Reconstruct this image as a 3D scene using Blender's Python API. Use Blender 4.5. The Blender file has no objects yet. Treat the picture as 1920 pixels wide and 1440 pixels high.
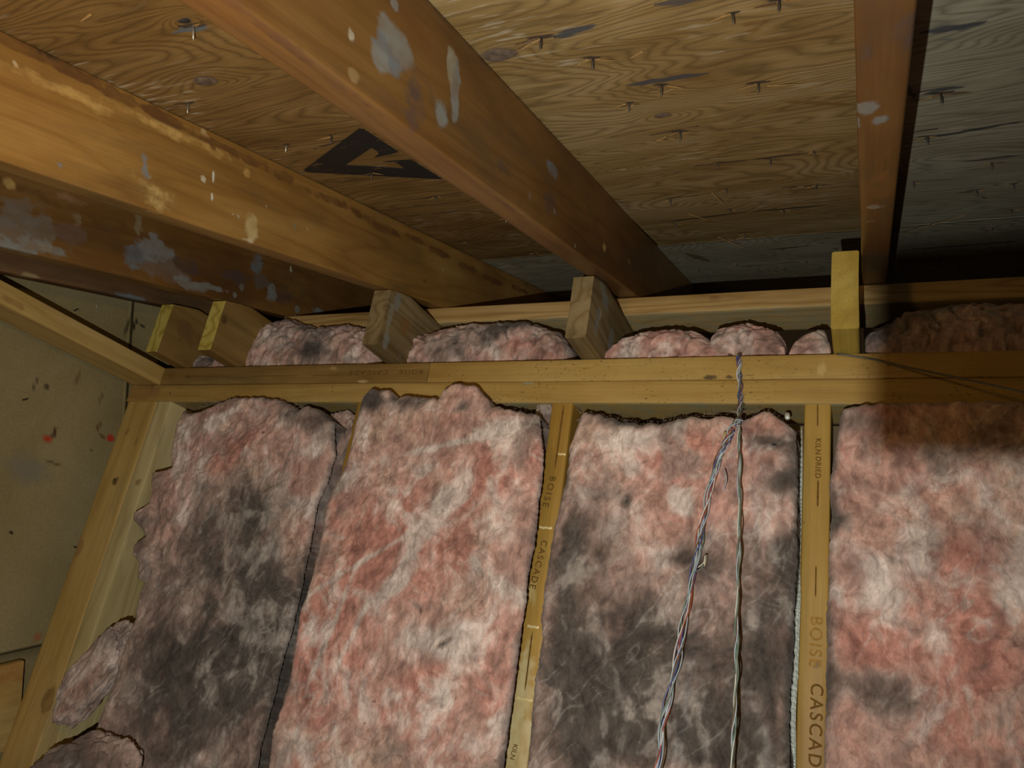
import bpy, bmesh, math, random
import numpy as np
from mathutils import Vector, Matrix
random.seed(7)
# ------------------------------------------------------------------ camera, lights, exposure
S = bpy.context.scene
C = S.collection
F = 1461.57                                    # focal length in pixels of a 1920 wide frame
EL = math.atan(4/12)                           # roof pitch, 4 in 12
CR = np.array([[.9100, .3839, .1564], [-.0067, .3909, -.9204], [-.4145, .8366, .3583]])
CR[0] /= np.linalg.norm(CR[0]); CR[2] -= CR[2].dot(CR[0])*CR[0]; CR[2] /= np.linalg.norm(CR[2]); CR[1] = np.cross(CR[2], CR[0])
cam = bpy.data.objects.new('camera', bpy.data.cameras.new('camera')); C.objects.link(cam)
cam.data.sensor_width = 36; cam.data.lens = F/1920*36; cam.data.clip_start = .01
cam.matrix_world = Matrix([[CR[0][i], -CR[1][i], -CR[2][i], 0] for i in range(3)] + [[0, 0, 0, 1]])
S.camera = cam
w = bpy.data.worlds.new('world'); S.world = w; w.use_nodes = True
w.node_tree.nodes['Background'].inputs[0].default_value = (1, .62, .3, 1)
w.node_tree.nodes['Background'].inputs[1].default_value = .012

def lamp(name, loc, col, power, r, aim=None, spot=None, blend=1):
    d = bpy.data.lights.new(name, 'SPOT' if spot else 'POINT'); o = bpy.data.objects.new(name, d); C.objects.link(o)
    d.color = col; d.energy = power; d.shadow_soft_size = r; o.location = loc
    if spot:
        d.spot_size = math.radians(spot); d.spot_blend = blend
        o.rotation_euler = (Vector(aim)-Vector(loc)).to_track_quat('-Z', 'Y').to_euler()
    return o
lamp('flash_light', (-.047, -.02, -.10), (1, .97, .84), 36, .0025, (-.80, 1.16, .42), 134, 1)
lamp('work_light', (-.42, .07, .29), (1, .58, .17), 3.6, .03)
S.view_settings.view_transform = 'Standard'; S.view_settings.look = 'None'
S.view_settings.exposure = 0; S.view_settings.gamma = 1; S.view_settings.use_curve_mapping = False

# ------------------------------------------------------------------ helpers
def ray(x, y): return CR.T @ np.array([(x-960)/F, (y-720)/F, 1.])
def on_y(x, y, Y): d = ray(x, y); return d*Y/d[1]
def on_x(x, y, X): d = ray(x, y); return d*X/d[0]
def on_z(x, y, Z): d = ray(x, y); return d*Z/d[2]
NR = np.array([0, -math.sin(EL), math.cos(EL)]); DR = np.array([0, math.cos(EL), math.sin(EL)])
def on_roof(x, y, h): d = ray(x, y); return d*h/(d @ NR)
UND, DECK = .285, .4245                         # rafter underside and deck, measured square to the slope

_rs = np.random.RandomState(3)
PERM = np.tile(_rs.permutation(256), 3).astype(np.int64)
GR = _rs.normal(size=(256, 3)); GR /= np.linalg.norm(GR, axis=1)[:, None]
def noise(P):
    P = np.asarray(P, float); i = np.floor(P).astype(np.int64); f = P-i; i = i & 255
    u = f*f*f*(f*(f*6-15)+10); out = 0
    for dx in (0, 1):
        for dy in (0, 1):
            for dz in (0, 1):
                g = GR[PERM[PERM[PERM[i[:, 0]+dx]+i[:, 1]+dy]+i[:, 2]+dz]]
                d = f-np.array([dx, dy, dz]); n = (g*d).sum(1)
                wx = u[:, 0] if dx else 1-u[:, 0]; wy = u[:, 1] if dy else 1-u[:, 1]; wz = u[:, 2] if dz else 1-u[:, 2]
                out = out + n*wx*wy*wz
    return out*1.6
def fbm(P, o=4, k=.5):
    P = np.asarray(P, float); s = 0; a = 1
    for j in range(o): s = s + a*noise(P*2**j+17.3*j); a *= k
    return s
def sm(a, b, x): t = np.clip((x-a)/(b-a), 0, 1); return t*t*(3-2*t)

def tag(o, label=None, cat=None, group=None, kind=None):
    if label: o['label'] = label
    if cat: o['category'] = cat
    if group: o['group'] = group
    if kind: o['kind'] = kind
    return o
def mesh_obj(name, V, Fc, mat, parent=None, smooth=True, attrs=None, loc=None):
    me = bpy.data.meshes.new(name)
    V = np.asarray(V, float)
    if loc is not None: V = V-np.asarray(loc)
    me.from_pydata(V.tolist(), [], [list(map(int, f)) for f in Fc]) if len(V) < 4000 else fast_mesh(me, V, Fc)
    me.update()
    if smooth: me.polygons.foreach_set('use_smooth', np.ones(len(me.polygons), bool))
    for k, a in (attrs or {}).items():
        a = np.asarray(a, np.float32)
        if a.ndim == 1:
            at = me.attributes.new(k, 'FLOAT', 'POINT'); at.data.foreach_set('value', a)
        else:
            at = me.color_attributes.new(k, 'FLOAT_COLOR', 'POINT'); at.data.foreach_set('color', a.ravel())
    me.materials.append(mat)
    o = bpy.data.objects.new(name, me); C.objects.link(o)
    if loc is not None: o.location = loc
    if parent: o.parent = parent
    return o
def fast_mesh(me, V, Fc):
    me.vertices.add(len(V)); me.vertices.foreach_set('co', np.asarray(V, np.float32).ravel())
    ln = np.array([len(f) for f in Fc]); idx = np.concatenate([np.asarray(f) for f in Fc]) if not isinstance(Fc, np.ndarray) else Fc.ravel()
    me.loops.add(len(idx)); me.loops.foreach_set('vertex_index', idx.astype(np.int32))
    me.polygons.add(len(ln)); me.polygons.foreach_set('loop_start', (np.cumsum(ln)-ln).astype(np.int32))
    me.update(calc_edges=True)
def grid_faces(nu, nv, off=0, close_v=False):
    i, j = np.meshgrid(np.arange(nu-1), np.arange(nv if close_v else nv-1), indexing='ij')
    a = i*nv+j; b = i*nv+(j+1) % nv; c = (i+1)*nv+(j+1) % nv; d = (i+1)*nv+j
    return np.stack([a, b, c, d], -1).reshape(-1, 4)+off
def empty(name, loc):
    o = bpy.data.objects.new(name, None); C.objects.link(o); o.location = loc; o.empty_display_size = .05; return o

# ------------------------------------------------------------------ materials
class NT:
    def __init__(s, name, rough=.7, spec=.25):
        s.m = bpy.data.materials.new(name); s.m.use_nodes = True; s.t = s.m.node_tree
        s.b = s.t.nodes['Principled BSDF']; s.b.inputs['Roughness'].default_value = rough; s.b.inputs['Specular IOR Level'].default_value = spec
    def n(s, typ, ins=None, **kw):
        n = s.t.nodes.new(typ)
        for k, v in kw.items(): setattr(n, k, v)
        for k, v in (ins or {}).items():
            if hasattr(v, 'is_linked') or isinstance(v, bpy.types.NodeSocket): s.t.links.new(v, n.inputs[k])
            else: n.inputs[k].default_value = v
        return n
    def link(s, a, b): s.t.links.new(a, b)
    def math(s, op, a, b=0., c=0.): return s.n('ShaderNodeMath', {0: a, 1: b, 2: c}, operation=op).outputs[0]
    def ramp(s, f, stops):
        r = s.n('ShaderNodeValToRGB', {0: f}); e = r.color_ramp.elements
        while len(e) < len(stops): e.new(.5)
        for x, (p, c) in zip(e, stops): x.position = p; x.color = (*c, 1) if len(c) == 3 else c
        return r.outputs[0]
    def mix(s, f, a, b, mode='MIX'):
        n = s.n('ShaderNodeMix', data_type='RGBA', blend_type=mode, clamp_factor=True)
        for k, v in ((0, f), (6, a), (7, b)):
            if isinstance(v, bpy.types.NodeSocket): s.link(v, n.inputs[k])
            else: n.inputs[k].default_value = v if k == 0 else (*v, 1)
        return n.outputs[2]
    def noise(s, vec, scale, detail=4, rough=.5, dist=0):
        return s.n('ShaderNodeTexNoise', {'Vector': vec, 'Scale': scale, 'Detail': detail, 'Roughness': rough, 'Distortion': dist}).outputs[0]
    def coords(s, sx, sy, sz, rand=True):
        tc = s.n('ShaderNodeTexCoord').outputs['Object']
        if rand:
            r = s.n('ShaderNodeObjectInfo').outputs['Random']
            tc = s.n('ShaderNodeVectorMath', {0: tc, 1: s.n('ShaderNodeCombineXYZ', {0: s.math('MULTIPLY', r, 37), 1: s.math('MULTIPLY', r, 11), 2: s.math('MULTIPLY', r, 5)}).outputs[0]}, operation='ADD').outputs[0]
        return s.n('ShaderNodeVectorMath', {0: tc, 1: (sx, sy, sz)}, operation='MULTIPLY').outputs[0]

def wood(name, dark, mid, light, rings=26, grime=.25, rough=.6, bump=.25, speck=0., spec=.3, ringmix=.5):
    """sawn lumber, grain along local X; flat-sawn rings as contour lines of a stretched noise"""
    t = NT(name, rough, spec)
    v = t.coords(1, 1, 1)
    st = t.n('ShaderNodeVectorMath', {0: v, 1: (1.1, 9, 9)}, operation='MULTIPLY').outputs[0]
    n1 = t.noise(st, 1.0, 3, .45, .3)
    yz = t.n('ShaderNodeVectorMath', {0: v, 1: (0, 60, 40)}, operation='DOT_PRODUCT').outputs['Value']
    ph = t.math('MULTIPLY_ADD', n1, rings, yz)
    ring = t.math('PINGPONG', ph, 1.)
    ring = t.math('POWER', ring, 2.2)
    big = t.noise(t.n('ShaderNodeVectorMath', {0: v, 1: (3, 9, 9)}, operation='MULTIPLY').outputs[0], 1.0, 4, .55)
    fine = t.noise(t.n('ShaderNodeVectorMath', {0: v, 1: (9, 330, 330)}, operation='MULTIPLY').outputs[0], 1.0, 4, .6)
    base = t.ramp(big, [(.3, dark), (.5, mid), (.72, light)])
    base = t.mix(t.math('MULTIPLY', ring, ringmix), base, t.mix(1., base, (.60, .50, .36), 'MULTIPLY'))
    base = t.mix(.22, base, t.ramp(fine, [(.3, (.25, .2, .15)), (.7, (1, 1, 1))]), 'MULTIPLY')
    gr = t.noise(t.n('ShaderNodeVectorMath', {0: v, 1: (5, 16, 16)}, operation='MULTIPLY').outputs[0], 1.0, 6, .65, .5)
    base = t.mix(t.math('MULTIPLY', t.ramp(gr, [(.5, (0, 0, 0)), (.72, (1, 1, 1))]), grime), base, (.07, .052, .035))
    if speck:
        sp = t.noise(t.n('ShaderNodeVectorMath', {0: v, 1: (140, 300, 300)}, operation='MULTIPLY').outputs[0], 1.0, 2, .5)
        ar = t.noise(v, 9., 2)
        base = t.mix(t.math('MULTIPLY', t.math('MULTIPLY', t.ramp(sp, [(.62, (0, 0, 0)), (.68, (1, 1, 1))]), t.ramp(ar, [(.45, (0, 0, 0)), (.6, (1, 1, 1))])), speck), base, (.10, .06, .02))
    at = t.n('ShaderNodeAttribute', attribute_name='stain')
    brk = t.noise(t.n('ShaderNodeVectorMath', {0: v, 1: (38, 60, 60)}, operation='MULTIPLY').outputs[0], 1.0, 6, .62)
    f = t.math('MULTIPLY_ADD', t.math('SUBTRACT', brk, .5), 1.1, at.outputs['Alpha'])
    f = t.ramp(f, [(.34, (0, 0, 0)), (.62, (1, 1, 1))])
    f = t.math('MULTIPLY', f, t.ramp(at.outputs['Alpha'], [(.02, (0, 0, 0)), (.12, (1, 1, 1))]))
    op = t.noise(t.n('ShaderNodeVectorMath', {0: v, 1: (24, 40, 40)}, operation='MULTIPLY').outputs[0], 1.0, 4, .6)
    f = t.math('MULTIPLY', f, t.ramp(op, [(.34, (.42, .42, .42)), (.62, (.9, .9, .9))]))
    base = t.mix(f, base, at.outputs['Color'])
    t.link(base, t.b.inputs['Base Color'])
    h = t.math('ADD', t.math('MULTIPLY', fine, .5), t.math('MULTIPLY', ring, .25))
    t.link(t.n('ShaderNodeBump', {'Strength': bump, 'Distance': .0012, 'Height': h}).outputs[0], t.b.inputs['Normal'])
    return t.m
W_PLATE = wood('plate_pine', (.38, .235, .062), (.47, .305, .09), (.55, .38, .13), 12, .14, .6, .3, .7, .3, .3)
W_STUD = wood('stud_pine', (.33, .185, .030), (.42, .25, .048), (.50, .325, .08), 8, .10, .5, .2, 0, .4, .18)
W_POST = wood('post_pine', (.50, .33, .10), (.60, .42, .15), (.68, .50, .22), 10, .16, .6, .2, 0, .3, .35)
W_PALE = wood('pale_pine', (.50, .42, .20), (.64, .54, .28), (.70, .60, .34), 14, .3, .7, .2, 0, .2, .4)
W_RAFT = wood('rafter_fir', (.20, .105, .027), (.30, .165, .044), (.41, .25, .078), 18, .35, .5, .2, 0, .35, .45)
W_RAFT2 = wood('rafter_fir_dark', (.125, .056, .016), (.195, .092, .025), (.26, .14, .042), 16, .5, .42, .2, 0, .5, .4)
W_RAFT3 = wood('rafter_fir_brown', (.12, .065, .03), (.18, .10, .048), (.25, .15, .075), 16, .5, .7, .3, 0, .2, .4)
W_JOIST = wood('joist_weathered', (.20, .145, .07), (.28, .21, .105), (.36, .28, .15), 20, .55, .75, .5, 0, .2, .8)
W_JOISTB = wood('joist_brown', (.24, .14, .045), (.32, .20, .065), (.38, .25, .09), 12, .4, .6, .3, 0, .25, .4)
W_BOARD = wood('ledger_pine', (.40, .25, .09), (.52, .35, .14), (.60, .43, .21), 26, .2, .65, .3, 0, .25, .8)
W_YEL = wood('sawn_end', (.62, .50, .10), (.72, .60, .16), (.78, .68, .24), 20, .1, .7, .3, 0, .2, .9)

def plywood(name='deck_plywood', pal=((.27, .165, .055), (.40, .275, .115), (.52, .39, .21))):
    t = NT(name, .62, .3)
    v = t.coords(1, 1, 1, False)
    big = t.noise(t.n('ShaderNodeVectorMath', {0: v, 1: (1.6, 6.5, 0)}, operation='MULTIPLY').outputs[0], 1.0, 2.5, .5, .6)
    sep = t.n('ShaderNodeSeparateXYZ', {0: v})
    kn = t.n('ShaderNodeAttribute', attribute_name='knot_warp').outputs['Fac']
    mid = t.noise(t.n('ShaderNodeVectorMath', {0: v, 1: (9, 45, 0)}, operation='MULTIPLY').outputs[0], 1.0, 3, .5)
    ph = t.math('ADD', t.math('MULTIPLY', big, 66.), t.math('MULTIPLY', sep.outputs[1], 95.))
    ph = t.math('ADD', ph, t.math('MULTIPLY', kn, 7.))
    ph = t.math('MULTIPLY_ADD', mid, 2.2, ph)
    ring = t.math('PINGPONG', ph, 1.)
    ring = t.math('POWER', ring, 2.2)
    fine = t.noise(t.n('ShaderNodeVectorMath', {0: v, 1: (14, 420, 0)}, operation='MULTIPLY').outputs[0], 1.0, 4, .65)
    patch = t.noise(t.n('ShaderNodeVectorMath', {0: v, 1: (3., 10, 0)}, operation='MULTIPLY').outputs[0], 1.0, 6, .62, .6)
    base = t.ramp(patch, [(.3, pal[0]), (.5, pal[1]), (.70, pal[2])])
    base = t.mix(t.math('MULTIPLY', ring, .60), base, tuple(x*.45 for x in pal[0]))
    base = t.mix(.45, base, t.ramp(fine, [(.3, (.35, .3, .24)), (.68, (1, 1, 1))]), 'MULTIPLY')
    chalk = t.noise(t.n('ShaderNodeVectorMath', {0: v, 1: (22, 150, 0)}, operation='MULTIPLY').outputs[0], 1.0, 3, .5)
    ca = t.noise(v, 5., 2)
    base = t.mix(t.math('MULTIPLY', t.math('MULTIPLY', t.ramp(chalk, [(.56, (0, 0, 0)), (.66, (1, 1, 1))]), t.ramp(ca, [(.5, (0, 0, 0)), (.62, (1, 1, 1))])), .5), base, (.60, .55, .44))
    at = t.n('ShaderNodeAttribute', attribute_name='stain')
    brk = t.noise(t.n('ShaderNodeVectorMath', {0: v, 1: (30, 230, 0)}, operation='MULTIPLY').outputs[0], 1.0, 6, .6)
    f = t.math('MULTIPLY_ADD', t.math('SUBTRACT', brk, .5), 1.3, at.outputs['Alpha'])
    f = t.ramp(f, [(.30, (0, 0, 0)), (.62, (1, 1, 1))])
    f = t.math('MULTIPLY', f, t.ramp(at.outputs['Alpha'], [(.02, (0, 0, 0)), (.15, (1, 1, 1))]))
    base = t.mix(t.math('MULTIPLY', f, .92), base, at.outputs['Color'])
    t.link(base, t.b.inputs['Base Color'])
    h = t.math('ADD', t.math('MULTIPLY', ring, -.4), fine)
    t.link(t.n('ShaderNodeBump', {'Strength': .35, 'Distance': .001, 'Height': h}).outputs[0], t.b.inputs['Normal'])
    return t.m
PLY = plywood(); PLYG = plywood('grey_plywood', ((.34, .315, .225), (.45, .43, .33), (.54, .52, .42)))
def sheathing():
    t = NT('gable_sheathing', .85, .1); v = t.coords(1, 1, 1, False)
    n = t.noise(v, 4., 6, .6, .4)
    c = t.ramp(n, [(.3, (.29, .235, .115)), (.55, (.36, .30, .16)), (.75, (.42, .36, .21))])
    fb = t.noise(t.n('ShaderNodeVectorMath', {0: v, 1: (60, 160, 160)}, operation='MULTIPLY').outputs[0], 1., 4, .6)
    c = t.mix(.3, c, t.ramp(fb, [(.3, (.45, .4, .35)), (.7, (1, 1, 1))]), 'MULTIPLY')
    at = t.n('ShaderNodeAttribute', attribute_name='stain')
    c = t.mix(t.ramp(at.outputs['Alpha'], [(.1, (0, 0, 0)), (.7, (1, 1, 1))]), c, at.outputs['Color'])
    t.link(c, t.b.inputs['Base Color'])
    t.link(t.n('ShaderNodeBump', {'Strength': .3, 'Distance': .001, 'Height': fb}).outputs[0], t.b.inputs['Normal'])
    return t.m
GABLE = sheathing()
def wool():
    t = NT('glass_wool', .95, .08)
    v = t.coords(1, 1, 1, False)
    at = t.n('ShaderNodeAttribute', attribute_name='tint').outputs['Color']
    wv = t.n('ShaderNodeTexNoise', {'Vector': v, 'Scale': 14., 'Detail': 3.}).outputs['Color']
    wp = t.n('ShaderNodeVectorMath', {0: v, 1: t.n('ShaderNodeVectorMath', {0: wv, 'Scale': .05}, operation='SCALE').outputs[0]}, operation='ADD').outputs[0]
    a = t.noise(t.n('ShaderNodeVectorMath', {0: wp, 1: (75, 60, 46)}, operation='MULTIPLY').outputs[0], 1., 6, .58, .5)
    b = t.noise(t.n('ShaderNodeVectorMath', {0: wp, 1: (380, 300, 200)}, operation='MULTIPLY').outputs[0], 1., 4, .55, .4)
    c = t.mix(.75, at, t.ramp(a, [(.3, (.45, .41, .40)), (.5, (.95, .93, .93)), (.70, (1.4, 1.4, 1.42))]), 'MULTIPLY')
    c = t.mix(.30, c, t.ramp(b, [(.34, (.45, .42, .4)), (.66, (1.2, 1.2, 1.2))]), 'MULTIPLY')
    t.link(c, t.b.inputs['Base Color'])
    t.b.inputs['Sheen Weight'].default_value = .15; t.b.inputs['Sheen Roughness'].default_value = .6
    h = t.math('ADD', t.math('MULTIPLY', a, 1.4), t.math('MULTIPLY', b, .35))
    t.link(t.n('ShaderNodeBump', {'Strength': .5, 'Distance': .004, 'Height': h}).outputs[0], t.b.inputs['Normal'])
    return t.m
WOOL = wool()
def plain(name, col, rough=.6, metal=0., spec=.3, var=0., scale=60.):
    t = NT(name, rough, spec); t.b.inputs['Metallic'].default_value = metal
    v = t.coords(1, 1, 1, False); n = t.noise(v, scale, 5, .6)
    c = t.ramp(n, [(.3, tuple(x*(1-var) for x in col)), (.7, tuple(min(1, x*(1+var)) for x in col))])
    t.link(c, t.b.inputs['Base Color']); return t.m
STEEL = plain('galvanised_steel', (.45, .44, .42), .4, .8, .5, .4, 200)
RUST = plain('dark_steel', (.10, .085, .075), .5, .6, .4, .4, 200)
SPLIT = plain('splintered_wood', (.38, .235, .09), .7, 0, .2, .35, 300)
INK = plain('black_ink', (.012, .014, .018), .55, 0, .3, .3, 90)
FADED = plain('faded_ink', (.16, .085, .022), .8, 0, .1, .3, 150)
FOIL = plain('silver_foil', (.72, .80, .74), .3, .25, .8, .3, 260)
KNOTM = plain('knot_wood', (.15, .085, .045), .6, 0, .3, .5, 120)
CABLE = plain('grey_cable', (.10, .10, .095), .4, 0, .5, .3, 100)
WM = [plain('wire_'+n, c, .35, 0, .5, .15, 80) for n, c in (('pale_blue', (.42, .50, .60)), ('white', (.66, .66, .62)), ('blue', (.07, .10, .30)), ('violet', (.14, .07, .16)), ('red', (.40, .09, .05)), ('green_grey', (.16, .24, .20)), ('brown', (.16, .10, .06)))]

# stain colours
GREY = (.25, .27, .27); BLUE = (.17, .22, .27); DIRT = (.06, .035, .02); CHALK = (.62, .58, .46); SAP = (.55, .36, .12); PURP = (.10, .065, .06)

# ------------------------------------------------------------------ lumber
def lumber(name, p0, p1, width, height, up, mat, step=.01, blobs=(), parent=None, bev=.0025, warp=.0006, top_fn=None, end_mat=None, under=None):
    """a stick from p0 to p1 (centres of its ends); width square to 'up', height along it; local X is the grain"""
    p0 = np.array(p0, float); p1 = np.array(p1, float); ax = p1-p0; L = np.linalg.norm(ax); ax /= L
    up = np.array(up, float); up -= up.dot(ax)*ax; up /= np.linalg.norm(up); sd = np.cross(up, ax)
    prof = []
    hw, hh = width/2, height/2
    def side(a, b):
        n = max(2, int(np.linalg.norm(np.subtract(b, a))/step)+1)
        for k in range(n): prof.append(np.array(a)+(np.array(b)-np.array(a))*k/(n-1))
    side((-hw+bev, -hh), (hw-bev, -hh)); prof.append(np.array((hw-bev*.3, -hh+bev*.3)))
    side((hw, -hh+bev), (hw, hh-bev)); prof.append(np.array((hw-bev*.3, hh-bev*.3)))
    side((hw-bev, hh), (-hw+bev, hh)); prof.append(np.array((-hw+bev*.3, hh-bev*.3)))
    side((-hw, hh-bev), (-hw, -hh+bev)); prof.append(np.array((-hw+bev*.3, -hh+bev*.3)))
    prof = np.array(prof); nv = len(prof); nu = max(3, int(L/step)+1)
    xs = np.linspace(-L/2, L/2, nu)
    A = np.zeros((nu, nv, 3)); A[:, :, 0] = xs[:, None]; A[:, :, 1] = prof[None, :, 0]; A[:, :, 2] = prof[None, :, 1]
    V = A.reshape(-1, 3)
    sdn = hash(name+str(round(float(p0[0]), 2))) % 97 if False else (abs(p0[0])*31+abs(p0[2])*17) % 50
    V = V.copy(); V[:, 1] += warp*noise(np.c_[V[:, 0]*4, V[:, 1]*9+sdn, V[:, 2]*9]); V[:, 2] += warp*noise(np.c_[V[:, 0]*4+9, V[:, 1]*9, V[:, 2]*9+sdn])
    ctr = (p0+p1)/2; R = np.stack([ax, sd, up], 1)
    if top_fn is not None:
        Wd = V @ R.T + ctr; lim = top_fn(Wd); m = (V[:, 2] > 0); Wd[:, 2] = np.where(m, np.minimum(Wd[:, 2], lim), Wd[:, 2]); V = (Wd-ctr) @ R
    col = np.zeros((len(V), 4))
    Wd = V @ R.T + ctr
    for b in blobs:
        c, rl, rt, rgb, s = b
        d = Wd-np.array(c); l = d @ ax; tr = np.linalg.norm(d-l[:, None]*ax, axis=1)
        q = np.sqrt((l/rl)**2+(tr/rt)**2)+min(1, max(rl, rt)/.012)*(.42*noise(np.c_[V[:, 0]*28, V[:, 1]*40, V[:, 2]*40]+c[0]*7)+.28*noise(np.c_[V[:, 0]*75, V[:, 1]*110, V[:, 2]*110]))
        a = s*np.clip(1.35-q, 0, 1)
        m = a > col[:, 3]; col[m, :3] = rgb; col[m, 3] = a[m]
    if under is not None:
        m = (V[:, 2] < -hh+bev*.6) & (col[:, 3] < .1); col[m, :3] = under; col[m, 3] = .56  # greyer underside: pine variation plus cooler light, both put into the colour
    Fc = list(grid_faces(nu, nv, 0, True))
    # end caps with their own vertices so that the arris stays crisp
    capV = np.concatenate([V[:nv], V[-nv:]]); n0 = len(V)
    V = np.concatenate([V, capV]); col = np.concatenate([col, np.zeros((2*nv, 4))])
    Fc.append(list(range(n0, n0+nv))[::-1]); Fc.append(list(range(n0+nv, n0+2*nv)))
    o = mesh_obj(name, V, [list(f) for f in Fc], mat, parent, True, {'stain': col})
    o.matrix_basis = Matrix([[*R[i], ctr[i]] for i in range(3)]+[[0, 0, 0, 1]])
    if end_mat:
        o.data.materials.append(end_mat); n = len(o.data.polygons)
        o.data.polygons[n-2].material_index = 1; o.data.polygons[n-1].material_index = 1
    for k in (1, 2): o.data.polygons[len(o.data.polygons)-k].use_smooth = False
    return o

def face_blob(px, py, face, rl, rt, rgb, s=1.):
    kind, val = face
    P = on_x(px, py, val) if kind == 'x' else on_y(px, py, val) if kind == 'y' else on_roof(px, py, val)
    return (P, rl, rt, rgb, s)

# ------------------------------------------------------------------ roof deck (two courses of plywood sheets)
DX0, DX1 = -1.62, .95
SEAM = on_roof(1500, 440, DECK) @ DR
NAILS = [(362, 52, .020), (352, 198, .018), (537, 275, .014), (622, 258, .016), (697, 327, .014), (818, 372, .012), (950, 412, .010), (876, 456, .010), (1001, 477, .010),
 (1016, 74, .020), (1112, 112, .018), (1242, 162, .020), (1181, 196, .014), (1277, 250, .018), (1374, 28, .016), (1462, 4, .018), (1423, 158, .018), (1346, 308, .014), (1446, 302, .014),
 (1526, 286, .010), (1257, 378, .012), (1362, 358, .010), (1531, 350, .014), (1369, 396, .008), (1469, 397, .010), (1267, 422, .010), (1396, 440, .012), (1511, 464, .009), (1468, 472, .008),
 (1447, 497, .008), (1512, 492, .009), (1382, 497, .008), (1311, 508, .008), (1764, 178, .022), (1740, 260, .016), (1859, 308, .014), (1831, 360, .014), (1714, 345, .012), (1900, 348, .010),
 (1897, 396, .010), (1732, 476, .009), (1759, 492, .009), (1862, 430, .009), (1800, 505, .008), (1570, 470, .008), (780, 455, .009)]
STREAK = [((318, 62), (398, 50), 5, BLUE), ((580, 282), (690, 248), 3, PURP), ((1040, 70), (1118, 47), 8, (.10, .11, .13)), ((985, 72), (1040, 66), 6, PURP), ((1175, 160), (1330, 136), 8, (.10, .10, .12)), ((1210, 255), (1310, 236), 3, PURP),
 ((1290, 312), (1420, 298), 4, PURP), ((1400, 300), (1535, 285), 4, PURP), ((1222, 375), (1310, 366), 3, PURP), ((1225, 419), (1410, 396), 5, (.06, .05, .035)), ((1400, 397), (1545, 386), 6, (.06, .05, .04)),
 ((1460, 352), (1560, 346), 6, (.16, .09, .03)), ((1725, 62), (1850, 42), 10, (.10, .11, .14)), ((1745, 80), (1800, 71), 3, BLUE), ((1722, 172), (1810, 163), 5, (.10, .11, .14)), ((1700, 266), (1925, 226), 7, (.08, .085, .10)),
 ((1700, 250), (1760, 241), 4, PURP), ((1800, 303), (1925, 290), 5, (.08, .08, .09)), ((1790, 362), (1840, 357), 3, PURP), ((880, 376), (690, 398), 3, PURP), ((735, 380), (870, 361), 3, PURP), ((760, 460), (925, 448), 3, PURP),
 ((890, 486), (1045, 472), 4, (.05, .04, .03)), ((1440, 468), (1510, 462), 8, (.12, .09, .05)), ((1320, 505), (1560, 486), 3, PURP), ((1225, 10), (1320, -4), 8, (.14, .12, .12)), ((1465, 190), (1600, 196), 7, (.30, .17, .05)),
 ((1385, 48), (1440, 40), 4, (.34, .18, .06)), ((1400, 60), (1425, 55), 6, (.36, .19, .06)), ((720, 410), (900, 392), 3, PURP), ((1690, 470), (1920, 452), 8, (.10, .10, .08)), ((640, 395), (700, 385), 3, SAP), ((1690, 150), (1720, 190), 5, (.12, .12, .13)),
 ((1500, 352), (1510, 351), 5, SAP), ((1150, 318), (1180, 316), 8, (.30, .17, .05)), ((1285, 475), (1330, 490), 16, (.22, .18, .08))]
KNOTS = [(385, 151, .016, .010), (936, 102, .020, .013), (1242, 215, .010, .006), (1163, 318, .012, .006), (346, 38, .008, .004), (1500, 350, .008, .004)]
_r0 = random.Random(2)
for _x, _y, _L in NAILS:
    _k = _L/.02; _a = _r0.uniform(12, 30)*_k; STREAK.append(((_x-_a, _y-4+_a*.08), (_x+_a*.8, _y-4-_a*.08), 4.5*_k, (.07, .055, .05)))
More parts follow.
